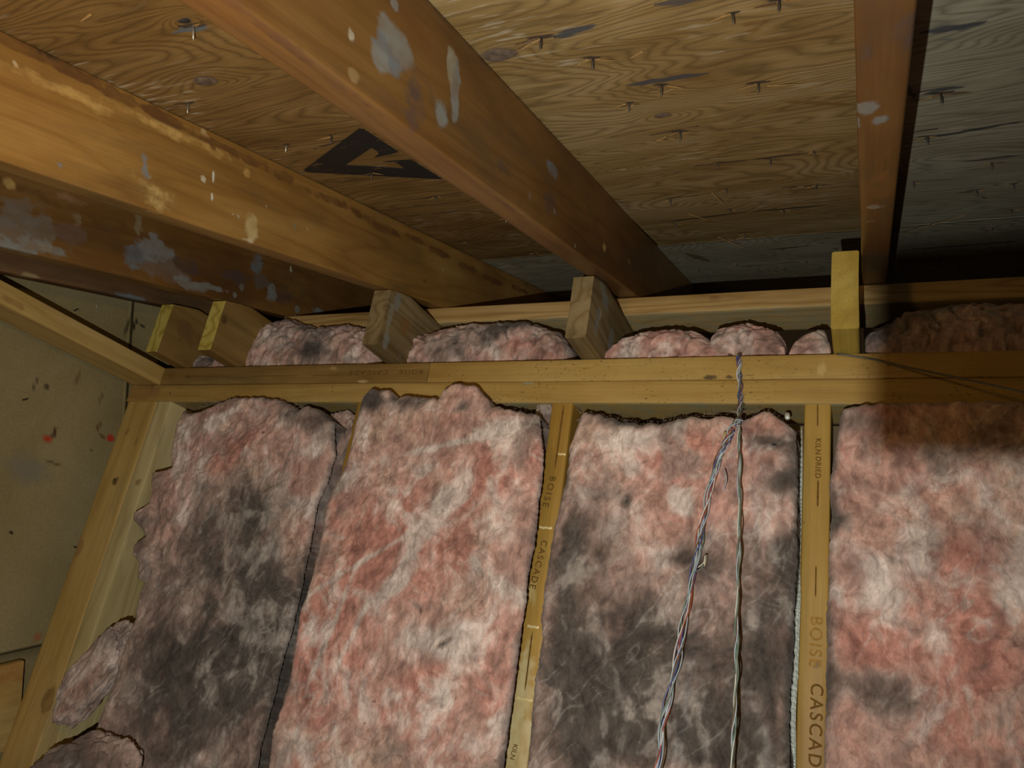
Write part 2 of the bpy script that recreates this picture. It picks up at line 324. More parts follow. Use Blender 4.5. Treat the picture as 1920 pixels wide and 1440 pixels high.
def sheet(name, r0, r1, x0, x1, step, mat=None):
    nu, nv = int((x1-x0)/step)+2, int((r1-r0)/step)+2
    xs = np.linspace(x0, x1, nu); rs = np.linspace(r0, r1, nv)
    G = np.stack(np.meshgrid(xs, rs, indexing='ij'), -1).reshape(-1, 2)
    col = np.zeros((len(G), 4)); wp = np.zeros(len(G))
    for a, b, wpx, rgb in STREAK:
        A = on_roof(*a, DECK); B = on_roof(*b, DECK); pa = np.array([A[0], A @ DR]); pb = np.array([B[0], B @ DR])
        d = pb-pa; t = np.clip(((G-pa) @ d)/(d @ d), 0, 1); e = G-(pa+t[:, None]*d)
        dd = np.linalg.norm(e, axis=1); hwid = wpx*.00062*(.25+2.8*t*(1-t))*(1+.5*noise(np.c_[G*np.array([40, 120]), G[:, 0]*0]))
        al = np.clip(1.15-dd/np.maximum(hwid, 1e-4)*.5, 0, 1)*.85; m = al > col[:, 3]; col[m, :3] = np.array(rgb)*.7; col[m, 3] = al[m]
    for kx, ky, rx, ry in KNOTS:
        K = on_roof(kx, ky, DECK); q = ((G[:, 0]-K[0])/rx)**2+((G[:, 1]-K @ DR)/ry)**2
        wp += np.exp(-q/9)
        al = np.clip(1.6-np.sqrt(q), 0, 1)*.9; m = al > col[:, 3]; col[m, :3] = (.20, .13, .07); col[m, 3] = al[m]
    z = .0008*noise(np.c_[G*3, G[:, 0]*0])
    top = np.c_[G, z]
    th = .012; Fc = [list(f[::-1]) for f in grid_faces(nu, nv)]
    n = len(top); bot = np.array([(x0, r0, th), (x0, r1, th), (x1, r1, th), (x1, r0, th)])
    # side and top faces close the slab
    e1 = [i for i in range(nv)]; e2 = [(nu-1)*nv+i for i in range(nv)]; e3 = [i*nv for i in range(nu)]; e4 = [i*nv+nv-1 for i in range(nu)]
    Fc += [e1[::-1]+[n, n+1][::1]] if False else []
    Fc.append([n, n+1]+e1[::-1]); Fc.append([n+2, n+3]+e2); Fc.append([n+3, n]+e3); Fc.append([n+1, n+2]+e4[::-1]); Fc.append([n, n+3, n+2, n+1])
    V = np.concatenate([top, bot]); col = np.concatenate([col, np.zeros((4, 4))]); wp = np.r_[wp, 0, 0, 0, 0]
    o = mesh_obj(name, V, Fc, mat or PLY, None, False, {'stain': col, 'knot_warp': wp})
    o.matrix_basis = Matrix([[1, 0, 0, 0], [0, DR[1], NR[1], NR[1]*DECK], [0, DR[2], NR[2], NR[2]*DECK], [0, 0, 0, 1]])
    return tag(o, kind='structure')
PLYW = plywood('brown_plywood', ((.19, .105, .030), (.28, .17, .058), (.38, .25, .10)))
ceil_left = sheet('ceiling', -.35, SEAM-.0012, DX0, -.4010, .0035, PLYW)
ceil_near = sheet('ceiling', -.35, SEAM-.0012, -.3990, .0110, .0035)
ceil_right = sheet('ceiling', -.35, SEAM-.0012, .0128, DX1, .0045, PLYG)
ceil_right['label'] = 'weathered grey plywood sheet right of the narrow right rafter'
ceil_far = sheet('ceiling', SEAM+.0012, 2.9, DX0, DX1, .005, PLYG)
ceil_far['label'] = 'greyer lower course of roof plywood beyond the joint'
ceil_near['label'] = 'tan roof plywood sheet between the middle and right rafters'; ceil_left['label'] = 'browner roof plywood sheet with the black triangle mark'
def deck_local(P): return np.array([P[0], P @ DR])

def deck_poly(name, px, mat, thick=.0006, parent=None):
    pts = [deck_local(on_roof(x, y, DECK-.0009)) for x, y in px]
    me = bpy.data.meshes.new(name); bm = bmesh.new()
    vs = [bm.verts.new((p[0], p[1], 0)) for p in pts]; f = bm.faces.new(vs)
    r = bmesh.ops.extrude_face_region(bm, geom=[f]); bmesh.ops.translate(bm, vec=(0, 0, -thick), verts=[g for g in r['geom'] if isinstance(g, bmesh.types.BMVert)])
    bmesh.ops.triangulate(bm, faces=bm.faces[:]); bmesh.ops.recalc_face_normals(bm, faces=bm.faces[:]); bm.to_mesh(me); bm.free(); me.materials.append(mat)
    o = bpy.data.objects.new(name, me); C.objects.link(o); o.parent = parent; o.location = (0, 0, -.0009); return o
def ink_worn():
    t = NT('stencil_ink', .5, .35); v = t.coords(1, 1, 1, False)
    n = t.noise(t.n('ShaderNodeVectorMath', {0: v, 1: (25, 260, 0)}, operation='MULTIPLY').outputs[0], 1., 5, .65)
    n2 = t.noise(v, 16., 2)
    f = t.math('MULTIPLY', t.ramp(n, [(.56, (0, 0, 0)), (.64, (1, 1, 1))]), t.ramp(n2, [(.48, (0, 0, 0)), (.6, (1, 1, 1))]))
    t.link(t.mix(t.math('MULTIPLY', f, .8), (.014, .016, .02), (.30, .19, .07)), t.b.inputs['Base Color']); return t.m
Z = lambda x, y: (560+x/6.857, 220+y/6.857)
LOGO = [Z(60, 680), Z(780, 140), Z(830, 145), Z(1285, 445), Z(970, 518), Z(1025, 480), Z(1020, 440), Z(935, 390), Z(600, 612), Z(1360, 655), Z(1290, 600), Z(1200, 575), Z(1065, 572), Z(1440, 540), Z(1850, 795), Z(900, 745), Z(130, 705)]
logo = deck_poly('stencil_mark', LOGO, ink_worn(), .0005, ceil_left); logo['label'] = 'black broken triangle stencil'

# knots: oval plugs let into the sheet
for k, (kx, ky, rx, ry) in enumerate(KNOTS):
    K = deck_local(on_roof(kx, ky, DECK)); V = [(K[0], K[1], -.0012)]; n = 20
    for rr, zz in ((.6, -.0016), (1, -.0008)):
        for j in range(n): a = 2*math.pi*j/n; q = 1+.09*math.sin(3*a+k); V.append((K[0]+rx*rr*q*math.cos(a), K[1]+ry*rr*q*math.sin(a), zz))
    Fc = [[0, 1+(j+1) % n, 1+j] for j in range(n)]+[[1+j, 1+(j+1) % n, 1+n+(j+1) % n, 1+n+j] for j in range(n)]
    mesh_obj('knot', V, Fc, plain('knot_black', (.03, .03, .035), .6, 0, .3, .5, 120) if k == 4 else plain('knot_tan', (.36, .25, .12), .6, 0, .3, .4, 120) if k in (3, 5) else plain('knot_grey', (.15, .11, .085), .6, 0, .3, .5, 120), ceil_near if K[0] > -.4 else ceil_left)

# nails through the deck, with the slivers they split off
def cone(p, d, r0, r1, L, n=8):
    d = np.array(d, float); d /= np.linalg.norm(d); a = np.cross(d, (.3, .8, .5)); a /= np.linalg.norm(a); b = np.cross(d, a); V = []
    for q, r in ((0, r0), (L*.72, r0), (L, r1)):
        for j in range(n): t = 2*math.pi*j/n; V.append(np.array(p)+d*q+r*(a*math.cos(t)+b*math.sin(t)))
    Fc = [[i*n+j, i*n+(j+1) % n, (i+1)*n+(j+1) % n, (i+1)*n+j] for i in range(2) for j in range(n)]+[list(range(n))[::-1], list(range(2*n, 3*n))]
    return V, Fc
def sliver(p, d, nrm, L, wd):
    """a thin wedge of torn veneer, root at p, tip standing off the sheet"""
    p = np.array(p); d = np.array(d, float); d /= np.linalg.norm(d); s = np.cross(d, nrm); s /= np.linalg.norm(s); V = []
    for q, ww, off in ((0, 1, .0), (.35, .9, .10), (.7, .55, .2), (1, .08, .3)):
        c = p+d*L*q-np.array(nrm)*L*off*.9
        V += [c-s*wd*ww, c+s*wd*ww, c+s*wd*ww-np.array(nrm)*wd*.7*ww, c-s*wd*ww-np.array(nrm)*wd*.7*ww]
    Fc = [[i*4+j, i*4+(j+1) % 4, (i+1)*4+(j+1) % 4, (i+1)*4+j] for i in range(3) for j in range(4)]+[[3, 2, 1, 0], [12, 13, 14, 15]]
    return V, Fc
rn = random.Random(5)
NAIL_LABEL = {(1016, 74): 'dark nail tip in a blue black streak just above the biggest oval knot', (1242, 162): 'nail tip with splayed splinters in the long blue streak above the small dark knot', (1277, 250): 'nail tip beside the long pale splinter just below the small dark knot',
 (1423, 158): 'nail tip with a forked pale splinter, upper right between the middle and right rafters', (362, 52): 'bright nail tip beside the black knot at the top left', (352, 198): 'bright nail tip peeping over the top edge of the golden rafter', (537, 275): 'short shining nail tip left of the black triangle mark',
 (622, 258): 'dark nail tip on the upper left side of the black triangle mark', (697, 327): 'nail tip crossing the bottom edge of the black triangle mark', (818, 372): 'nail tip just below the right point of the black triangle mark', (950, 412): 'small shining nail tip beside the underside of the broad middle rafter',
 (1112, 112): 'nail tip with a pale chip, first to the right of the biggest oval knot', (1374, 28): 'dark nail tip with thin splinters near the top edge of the picture', (1462, 4): 'nail tip cut by the top edge of the picture', (1764, 178): 'longest dark nail tip right of the right rafter', (1740, 260): 'nail tip on the long thin streak right of the right rafter',
 (1396, 440): 'nail tip with a crossed pair of long straw coloured splinters near the sheet joint', (1346, 308): 'left nail tip of the pair on the thin dark split line', (1446, 302): 'right nail tip of the pair on the thin dark split line', (1531, 350): 'nail tip at the end of the brown stain near the right rafter', (1859, 308): 'upper nail tip of the two near the right edge of the picture', (1831, 360): 'pale sided nail tip low on the grey sheet'}
for k, (x, y, L) in enumerate(NAILS):
    P = on_roof(x, y-3, DECK); d = -NR+np.array([rn.uniform(-.15, .15), rn.uniform(-.2, .12), 0])
    bright = (x, y) in ((537, 275), (950, 412), (362, 52), (352, 198))
    V, Fc = cone(P+NR*.004, d, .0014, .0003, L*.62+.007)
    o = mesh_obj('roofing_nail', V, Fc, STEEL if bright else RUST, None, True, None, P)
    if (x, y) in NAIL_LABEL: tag(o, NAIL_LABEL[(x, y)], 'nail', 'roofing nail tips in the roof deck')
    elif x < 1000: tag(o, ('bright' if bright else 'dark')+' nail tip through the plywood left of the long middle rafter', 'nail', ('bright' if bright else 'dark')+' nail tips left of the middle rafter')
    elif x < 1600: tag(o, 'dark nail tip through the plywood between the middle and right rafters', 'nail', 'nail tips between the middle and right rafters')
    else: tag(o, 'dark nail tip through the dim plywood beyond the right rafter', 'nail', 'nail tips beyond the right rafter')
    par = ceil_far if (P @ DR) > SEAM else ceil_right if P[0] > .012 else ceil_near if P[0] > -.4 else ceil_left
    for q in range(rn.choice((1, 2, 2, 3)) if L > .009 else 1):
        sx = -1 if rn.random() < .72 else 1
        V, Fc = sliver((P[0]+sx*rn.uniform(.001, .005), P @ DR+rn.uniform(-.003, .003), -.0008), (sx, rn.uniform(-.45, .12), 0), (0, 0, 1), L*rn.uniform(.7, 1.5), .0007+L*.035)
        mesh_obj('wood_splinter', V, Fc, SPLIT if rn.random() < .7 else KNOTM, par, False)
for x, y, ex, ey in ((1250, 255, 1215, 262), (1263, 166, 1230, 168), (1190, 192, 1165, 204), (1440, 160, 1500, 140), (1395, 178, 1420, 158), (1345, 443, 1400, 450), (1396, 443, 1352, 446), (1810, 402, 1690, 411), (170, 25, 150, 32), (1205, 95, 1180, 102), (1290, 400, 1330, 402), (1850, 370, 1835, 352), (1335, 360, 1360, 372)):
    A = deck_local(on_roof(x, y, DECK)); B = deck_local(on_roof(ex, ey, DECK)); L = np.linalg.norm(B-A)
    V, Fc = sliver((*A, -.0008), (*(B-A), 0), (0, 0, 1), L, .0012)
    mesh_obj('wood_splinter', V, Fc, SPLIT, ceil_far if A[1] > SEAM else ceil_right if A[0] > .012 else ceil_near if A[0] > -.4 else ceil_left, False)

# ------------------------------------------------------------------ rafters
UP = NR
def rafter(label, xa, xb, mat, blobs, step=.006, r0=-.30, r1=2.75, w_=.037):
    """xa, xb: x of the right face at y=.4 and y=1.6"""
    f = lambda r: xa+(xb-xa)*(r*DR[1]-.4)/1.2-w_/2
    h = (UND+DECK-.001)/2
    A = DR*r0+NR*h; B = DR*r1+NR*h; A[0] = f(r0); B[0] = f(r1)
    o = lumber('rafter', A, B, w_, DECK-UND-.001, NR, mat, step, blobs)
    return tag(o, label, 'rafter')
fx = lambda X: ('x', X)
b4 = [face_blob(735, 78, fx(-.382), .030, .020, GREY), face_blob(716, 110, fx(-.382), .020, .022, GREY), face_blob(724, 95, fx(-.382), .026, .026, BLUE), face_blob(845, 128, fx(-.384), .010, .020, (.36, .34, .27)), face_blob(852, 160, fx(-.384), .010, .030, GREY), face_blob(850, 200, fx(-.384), .010, .018, GREY),
  face_blob(826, 222, fx(-.385), .014, .016, GREY), face_blob(775, 190, fx(-.384), .030, .035, PURP, .62), face_blob(770, 225, fx(-.384), .020, .020, PURP, .6), face_blob(1030, 318, fx(-.392), .022, .012, BLUE), face_blob(986, 365, fx(-.392), .006, .012, GREY), face_blob(937, 315, fx(-.39), .02, .012, PURP, .8),
  face_blob(1030, 380, fx(-.392), .04, .03, PURP, .62), face_blob(662, 140, fx(-.38), .010, .008, (.30, .2, .09)), face_blob(663, 141, fx(-.38), .005, .004, DIRT), face_blob(657, 68, fx(-.38), .004, .008, CHALK), face_blob(742, 4, fx(-.38), .008, .01, GREY),
  face_blob(1130, 462, fx(-.396), .012, .010, SAP, .7), face_blob(1180, 492, fx(-.396), .008, .01, SAP, .6), face_blob(465, 55, fx(-.379), .006, .004, CHALK), face_blob(500, 78, fx(-.379), .005, .004, CHALK), face_blob(582, 134, fx(-.379), .006, .004, CHALK), face_blob(560, 120, fx(-.379), .05, .006, DIRT, .7), face_blob(600, 150, fx(-.379), .05, .006, DIRT, .7)]
for _ in range(26):
    t = rn.random(); b4.append(face_blob(620+t*560+rn.uniform(-10, 70), 150+t*400+rn.uniform(-60, 10), fx(-.39), .002, .002, CHALK, 1.1))
b3 = [face_blob(269, 295, fx(-.835), .008, .012, BLUE), face_blob(271, 318, fx(-.835), .007, .014, BLUE), face_blob(278, 330, fx(-.835), .005, .006, BLUE), face_blob(251, 287, fx(-.835), .003, .009, BLUE), face_blob(113, 311, fx(-.835), .004, .005, BLUE), face_blob(113, 312, fx(-.835), .002, .003, (.05, .06, .09)), face_blob(286, 323, fx(-.835), .003, .003, DIRT), face_blob(320, 394, fx(-.835), .003, .003, DIRT),
  face_blob(379, 335, fx(-.835), .006, .006, CHALK), face_blob(397, 332, fx(-.835), .003, .009, (.75, .75, .66)), face_blob(395, 368, fx(-.835), .003, .006, (.75, .75, .66)), face_blob(472, 428, fx(-.832), .014, .03, (.56, .47, .25), .8), face_blob(466, 450, fx(-.832), .016, .003, CHALK), face_blob(290, 365, fx(-.835), .045, .03, (.55, .42, .18), .5),
  face_blob(462, 325, fx(-.832), .008, .008, SAP, .8), face_blob(200, 245, fx(-.835), .03, .008, (.30, .17, .05), .8), face_blob(96, 98, fx(-.836), .010, .010, (.03, .02, .02)), face_blob(74, 93, fx(-.836), .004, .010, (.03, .02, .02)), face_blob(120, 170, fx(-.836), .12, .012, (.55, .37, .13), .55), face_blob(330, 250, fx(-.835), .16, .012, (.55, .37, .13), .55), face_blob(550, 425, fx(-.832), .004, .01, GREY, .8), face_blob(550, 455, fx(-.832), .003, .003, CHALK), face_blob(710, 408, fx(-.828), .014, .02, (.26, .15, .06), .8),
  face_blob(794, 528, fx(-.826), .010, .006, DIRT), face_blob(866, 556, fx(-.824), .008, .006, DIRT), face_blob(822, 505, fx(-.824), .004, .004, CHALK), face_blob(828, 506, fx(-.824), .008, .010, (.40, .36, .2), .7), face_blob(30, 118, fx(-.836), .004, .004, CHALK), face_blob(380, 250, fx(-.835), .008, .008, (.50, .38, .2))]
for _ in range(30):
    t = rn.random(); b3.append(face_blob(250+t*650+rn.uniform(-30, 30), 330+t*190+rn.uniform(-70, 30), fx(-.83), .002, .0026, CHALK, 1.1))
b2 = [face_blob(42, 430, fx(-1.23), .07, .045, (.20, .17, .14), 1.0), face_blob(55, 445, fx(-1.23), .05, .036, GREY), face_blob(20, 455, fx(-1.23), .05, .02, GREY), face_blob(85, 462, fx(-1.23), .04, .010, (.33, .34, .30)), face_blob(110, 470, fx(-1.23), .022, .010, GREY), face_blob(132, 435, fx(-1.23), .035, .022, (.17, .11, .08), .9), face_blob(148, 412, fx(-1.23), .012, .02, (.26, .2, .12), .8),
  face_blob(250, 478, fx(-1.24), .03, .03, BLUE), face_blob(258, 420, fx(-1.24), .012, .03, (.28, .24, .14), .8), face_blob(290, 475, fx(-1.24), .05, .035, GREY), face_blob(310, 505, fx(-1.24), .07, .03, (.20, .15, .12), 1.0), face_blob(335, 520, fx(-1.24), .05, .012, GREY), face_blob(360, 535, fx(-1.24), .05, .012, GREY), face_blob(410, 542, fx(-1.24), .04, .008, GREY), face_blob(345, 500, fx(-1.24), .05, .02, PURP, .9), face_blob(484, 492, fx(-1.245), .022, .026, BLUE), face_blob(494, 530, fx(-1.245), .03, .02, (.15, .12, .1)), face_blob(510, 545, fx(-1.245), .022, .025, GREY), face_blob(453, 538, fx(-1.245), .007, .009, GREY), face_blob(440, 553, fx(-1.245), .007, .007, GREY),
  face_blob(548, 505, fx(-1.245), .004, .012, CHALK), face_blob(562, 580, fx(-1.245), .012, .012, GREY), face_blob(600, 582, fx(-1.245), .03, .012, GREY), face_blob(572, 572, fx(-1.245), .004, .004, CHALK), face_blob(440, 520, fx(-1.245), .06, .02, PURP, .7), face_blob(540, 555, fx(-1.245), .06, .025, PURP, .7), face_blob(20, 345, fx(-1.23), .012, .012, SAP, .8), face_blob(130, 372, fx(-1.23), .04, .012, (.36, .2, .12), .7), face_blob(128, 407, fx(-1.23), .003, .003, CHALK, 1.2), face_blob(100, 372, fx(-1.23), .1, .006, (.16, .08, .03), .6)]
b5 = [face_blob(1625, 205, ('r', UND), .015, .012, GREY, .9), face_blob(1650, 225, ('r', UND), .012, .008, GREY, .9), face_blob(1637, 388, ('r', UND), .010, .008, (.38, .35, .29)), face_blob(1630, 415, ('r', UND), .012, .008, (.30, .2, .1), .8), face_blob(1622, 100, ('r', UND), .03, .006, PURP, .7), face_blob(1608, 230, ('r', UND), .02, .003, GREY, .8), face_blob(1650, 350, ('r', UND), .12, .02, (.26, .11, .03), .5), face_blob(1640, 490, ('r', UND), .10, .03, (.10, .07, .04), .7), face_blob(1700, 60, ('r', UND), .03, .012, PURP, .6)]
b1 = [face_blob(60, 525, fx(-1.424), .03, .02, (.36, .29, .15), .9), face_blob(80, 533, fx(-1.424), .03, .006, (.42, .38, .24), 1.), face_blob(240, 560, fx(-1.424), .05, .014, BLUE, .9)]
for k in range(22):
    t = k/21; b3.append(face_blob(t*1020, 66+t*500+rn.uniform(0, 7), fx(-.836+.02*t), .06, .009, (.11, .052, .02), rn.uniform(.7, 1.)))
for k in range(12):
    t = k/11; b4.append(face_blob(420+t*740, -8+t*545+rn.uniform(-4, 3), fx(-.380-.02*t), .05, .005, (.12, .055, .025), rn.uniform(.6, .9)))
    b4.append(face_blob(815+t*505, 10+t*535+rn.uniform(0, 5), fx(-.380-.02*t), .06, .006, (.10, .05, .022), rn.uniform(.5, .9)))
for k in range(10):
    t = k/9; b2.append(face_blob(t*520, 332+t*200+rn.uniform(0, 14), fx(-1.24), .10, .012, (.14, .065, .02), rn.uniform(.4, .7)))
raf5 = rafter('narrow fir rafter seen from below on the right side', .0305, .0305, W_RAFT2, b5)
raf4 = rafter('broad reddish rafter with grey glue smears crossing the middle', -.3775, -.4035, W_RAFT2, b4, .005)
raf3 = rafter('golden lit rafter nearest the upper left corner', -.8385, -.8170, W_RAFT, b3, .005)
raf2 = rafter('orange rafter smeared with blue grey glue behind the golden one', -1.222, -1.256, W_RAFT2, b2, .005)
raf1 = rafter('dull brown rafter tight against the gable sheathing', -1.421, -1.424, W_RAFT3, b1, .008)
raf6 = rafter('rafter off to the right past the right rafter', .43, .43, W_RAFT2, (), .02)

# ------------------------------------------------------------------ knee wall: plates, studs, post
PY = 1.159; PB = 1.248; Z0, Z1, Z2 = .4605, .5015, .5430; FL = -.80
pc = (PY+PB)/2
low = lumber('bottom_top_plate', (-1.5295, pc, (Z0+Z1)/2), (1.0, pc, (Z0+Z1)/2), PB-PY, Z1-Z0-.0006, (0, 0, 1), W_PLATE, .008,
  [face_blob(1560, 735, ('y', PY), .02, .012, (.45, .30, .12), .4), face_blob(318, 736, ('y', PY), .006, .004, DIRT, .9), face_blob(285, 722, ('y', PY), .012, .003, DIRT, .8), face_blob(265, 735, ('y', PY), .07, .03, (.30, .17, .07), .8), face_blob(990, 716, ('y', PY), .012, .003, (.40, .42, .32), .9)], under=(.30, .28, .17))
low.name = 'wall_plate'; tag(low, 'lower long pine plate lying on the stud tops', 'plank')
xj = on_y(803, 700, PY)[0]
upa = lumber('wall_plate', (-1.4435, pc, (Z1+Z2)/2), (xj-.0008, pc, (Z1+Z2)/2), PB-PY, Z2-Z1-.0006, (0, 0, 1), W_JOISTB, .008,
  [face_blob(620, 690, ('y', PY), .02, .006, (.50, .36, .13), .7), face_blob(680, 714, ('y', PY), .02, .004, (.55, .42, .2), .8), face_blob(560, 703, ('y', PY), .05, .0016, (.06, .035, .012), 1.1), face_blob(320, 706, ('y', PY), .02, .004, DIRT, .5)])
tag(upa, 'upper left plate stamped upside down, brown with a dark grain line', 'plank')
upb = lumber('wall_plate', (xj+.0008, pc, (Z1+Z2)/2), (1.0, pc, (Z1+Z2)/2), PB-PY, Z2-Z1-.0006, (0, 0, 1), W_PLATE, .008,
  [face_blob(1333, 709, ('y', PY), .012, .002, (.05, .035, .02), 1.1), face_blob(1366, 708, ('y', PY), .006, .003, (.05, .035, .02), 1.1), face_blob(1540, 690, ('y', PY), .010, .016, (.60, .44, .19), .8), face_blob(840, 700, ('y', PY), .03, .02, (.45, .31, .1), .3)])
tag(upb, 'upper right plate, clean yellow pine, holding the hanging wires', 'plank')

def stud(label, xt0, xt1, lean, mat, blobs=(), name='wall_stud', y0=PY, y1=PB, step=.009):
    xm = (xt0+xt1)/2; zb = FL+.04
    o = lumber(name, (xm, (y0+y1)/2, Z0-.0004), (xm+lean*(Z0-zb), (y0+y1)/2, zb), y1-y0, xt1-xt0, (1, 0, 0), mat, step, blobs)
    return tag(o, label, 'stud')
s4 = stud('straight pine stud on the right with stamped lettering', -.0860, -.0490, .0, W_STUD, [face_blob(1510, 984, ('y', PY), .005, .005, DIRT, 1.1), face_blob(1530, 1245, ('y', PY), .008, .006, DIRT, .9), face_blob(1515, 850, ('y', PY), .004, .002, (.7, .6, .4))])
s3 = stud('yellow pine stud with shiny creases between the two middle batts', -.4925, -.4548, .013, W_STUD, [face_blob(1000, 1100, ('y', PY), .05, .012, (.62, .52, .25), .5), face_blob(970, 1380, ('y', PY), .12, .03, (.62, .53, .30), .8)])
s2 = stud('pine stud nearly hidden behind the brightest pink batt', -.8950, -.8570, 0, W_STUD)
s5 = stud('stud beyond the right end of the rightmost batt', .3203, .3583, 0, W_STUD)
pb = stud('pale weathered stud strip of the corner post', -1.4325, -1.3893, 0, W_PALE, [face_blob(300, 820, ('y', PY), .05, .006, (.40, .34, .19), .9), face_blob(250, 990, ('y', PY), .05, .006, (.40, .34, .19), .8), face_blob(259, 905, ('y', PY), .012, .006, (.28, .17, .06), .9), face_blob(205, 1120, ('y', PY), .05, .005, (.3, .27, .17), 1.)], 'corner_stud')
pa = stud('broad yellow stud of the corner post beside the gable sheathing', -1.5225, -1.4331, 0, W_POST, [face_blob(216, 902, ('y', PY), .008, .008, DIRT, 1.2), face_blob(212, 911, ('y', PY), .004, .004, DIRT, .9), face_blob(253, 828, ('y', PY), .014, .004, (.2, .12, .04), 1.), face_blob(240, 810, ('y', PY), .014, .004, (.28, .17, .06), .9), face_blob(180, 1005, ('y', PY), .003, .004, DIRT), face_blob(224, 866, ('y', PY), .004, .003, (.8, .7, .5), 1.2),
   face_blob(175, 1000, ('y', PY), .02, .004, (.32, .18, .08), .8), face_blob(150, 1025, ('y', PY), .02, .01, (.36, .2, .09), .8), face_blob(90, 1310, ('y', PY), .03, .02, (.22, .12, .04), .9), face_blob(140, 1215, ('y', PY), .006, .006, DIRT, .6), face_blob(100, 1340, ('y', PY), .05, .03, (.33, .22, .1), .5)], 'corner_stud', PY, PY+.038)
bp = lumber('bottom_plate', (-1.53, pc, FL+.02), (1.0, pc, FL+.02), PB-PY, .038, (0, 0, 1), W_PLATE, .03); tag(bp, 'pine plate on the floor under the stud feet', 'plank')

# sheathing at the back of the stud bays
# gable wall on the left: its single top plate runs toward the camera
gpl = lumber('gable_plate', (-1.4898, .742, (Z1+Z2)/2), (-1.4898, 1.2480, (Z1+Z2)/2), .0885, Z2-Z1-.0006, (0, 0, 1), W_POST, .008,
  [face_blob(18, 562, fx(-1.4456), .03, .006, (.30, .13, .04), .9), face_blob(64, 592, fx(-1.4456), .012, .004, (.30, .13, .04), .9), face_blob(50, 598, fx(-1.4456), .02, .006, (.36, .18, .05), .8), face_blob(10, 610, ('y', 1.0), .02, .01, DIRT, .3), face_blob(125, 585, fx(-1.4456), .012, .004, DIRT, .8)])
gpl.matrix_basis = gpl.matrix_basis
gst = lumber('gable_stud', (-1.4898, .7405, Z1-.0004), (-1.4898, .7405, FL), .088, .036, (0, 1, 0), W_POST, .03)
tag(gst, 'stud under the near end of the orange gable plate, just off the left edge', 'stud')
tag(gpl, 'orange pine plate running toward the viewer along the gable sheathing', 'plank')

def wall_sheet(name, X, u0, u1, v0, v1, marks, step=.008):
    """sheathing laid square to the roof slope: u runs up the slope, v square to it"""
    nu, nv = int((u1-u0)/step)+2, int((v1-v0)/step)+2
    U = np.stack(np.meshgrid(np.linspace(u0, u1, nu), np.linspace(v0, v1, nv), indexing='ij'), -1).reshape(-1, 2)
    V = U[:, :1]*DR+U[:, 1:]*NR; V[:, 0] = X
    col = np.zeros((len(V), 4))
    for px, py, ry, rz, rgb, s in marks:
        P = on_x(px, py, X); q = np.sqrt(((V[:, 1]-P[1])/ry)**2+((V[:, 2]-P[2])/rz)**2)+.3*noise(V*60); al = s*np.clip(1.4-q, 0, 1); m = al > col[:, 3]; col[m, :3] = rgb; col[m, 3] = al[m]
    n = len(V); V2 = V.copy(); V2[:, 0] -= .012
    Fc = [list(f[::-1]) for f in grid_faces(nu, nv)]+[list(f) for f in grid_faces(nu, nv, n)]
    bd = [j for j in range(nv)]+[i*nv+nv-1 for i in range(1, nu)]+[(nu-1)*nv+j for j in range(nv-2, -1, -1)]+[i*nv for i in range(nu-2, 0, -1)]
    for a, b in zip(bd, bd[1:]+bd[:1]): Fc.append([b, a, a+n, b+n])
    return tag(mesh_obj(name, np.concatenate([V, V2]), Fc, GABLE, None, False, {'stain': np.concatenate([col, col])}), kind='structure')
GX = -1.585; GS = on_x(238, 720, GX) @ DR; GB = on_x(20, 1220, GX) @ NR
MK = [(88, 823, .012, .008, (.50, .07, .03), .8), (208, 821, .010, .008, (.55, .06, .03), 1.1), (102, 812, .004, .014, (.12, .06, .03), .9), (185, 800, .004, .014, (.2, .1, .04), .9), (192, 818, .010, .004, (.2, .1, .04), .8), (170, 843, .004, .003, DIRT, .9), (88, 725, .006, .007, (.12, .09, .05), 1.), (66, 720, .003, .02, (.16, .12, .07), .8), (145, 710, .005, .02, (.2, .14, .07), .7), (190, 745, .004, .02, (.2, .14, .07), .7),
  (100, 868, .03, .003, (.15, .11, .06), .7), (20, 998, .004, .004, DIRT, 1.), (70, 1195, .01, .01, (.5, .12, .05), .5), (50, 880, .05, .03, (.25, .23, .18), .6), (252, 610, .003, .02, (.06, .045, .03), 1.), (266, 610, .008, .002, (.02, .02, .02), 1.2), (180, 575, .004, .004, (.5, .5, .4), 1.), (160, 640, .02, .006, (.2, .15, .08), .6), (240, 610, .006, .03, (.1, .08, .04), .8)]
wl = wall_sheet('wall_left', GX, -.3, GS-.003, GB, DECK-.002, MK, .006)
wl2 = wall_sheet('wall_left', GX, GS+.003, 2.2, GB, DECK-.002, MK, .006)
wl3 = wall_sheet('wall_left', GX-.012, -.5, 2.2, -1.45, GB-.008, [], .03)
gA = DR*.1+NR*(GB-.10); gB = DR*1.06+NR*(GB-.10); gA[0] = gB[0] = -1.556
gsill = lumber('gable_board', gA, gB, .020, .17, NR, W_POST, .012, [face_blob(30, 1260, fx(-1.546), .1, .03, (.42, .22, .07), .6)])
tag(gsill, 'warm brown board low on the gable below the dark joint', 'plank')
# nails standing out of the gable sheathing
for x, y, dx, dz in ((44, 750, .030, -.002), (140, 1025, .02, -.01), (140, 583, .024, .006), (264, 610, .012, 0)):
    P = on_x(x, y, GX); V, Fc = cone(P-np.array([.004, 0, 0]), (1, -.25, dz*10), .0018, .0005, dx)
    tag(mesh_obj('bent_nail', V, Fc, RUST, None, True, None, P), {44: 'nail sticking out of the gable sheathing well left of the corner post', 140: 'nail standing out beside the left edge of the corner post' if y > 900 else 'nail lying across the dark gap above the orange gable plate', 264: 'short nail by the sheathing joint under the brown rafter'}[x], 'nail')

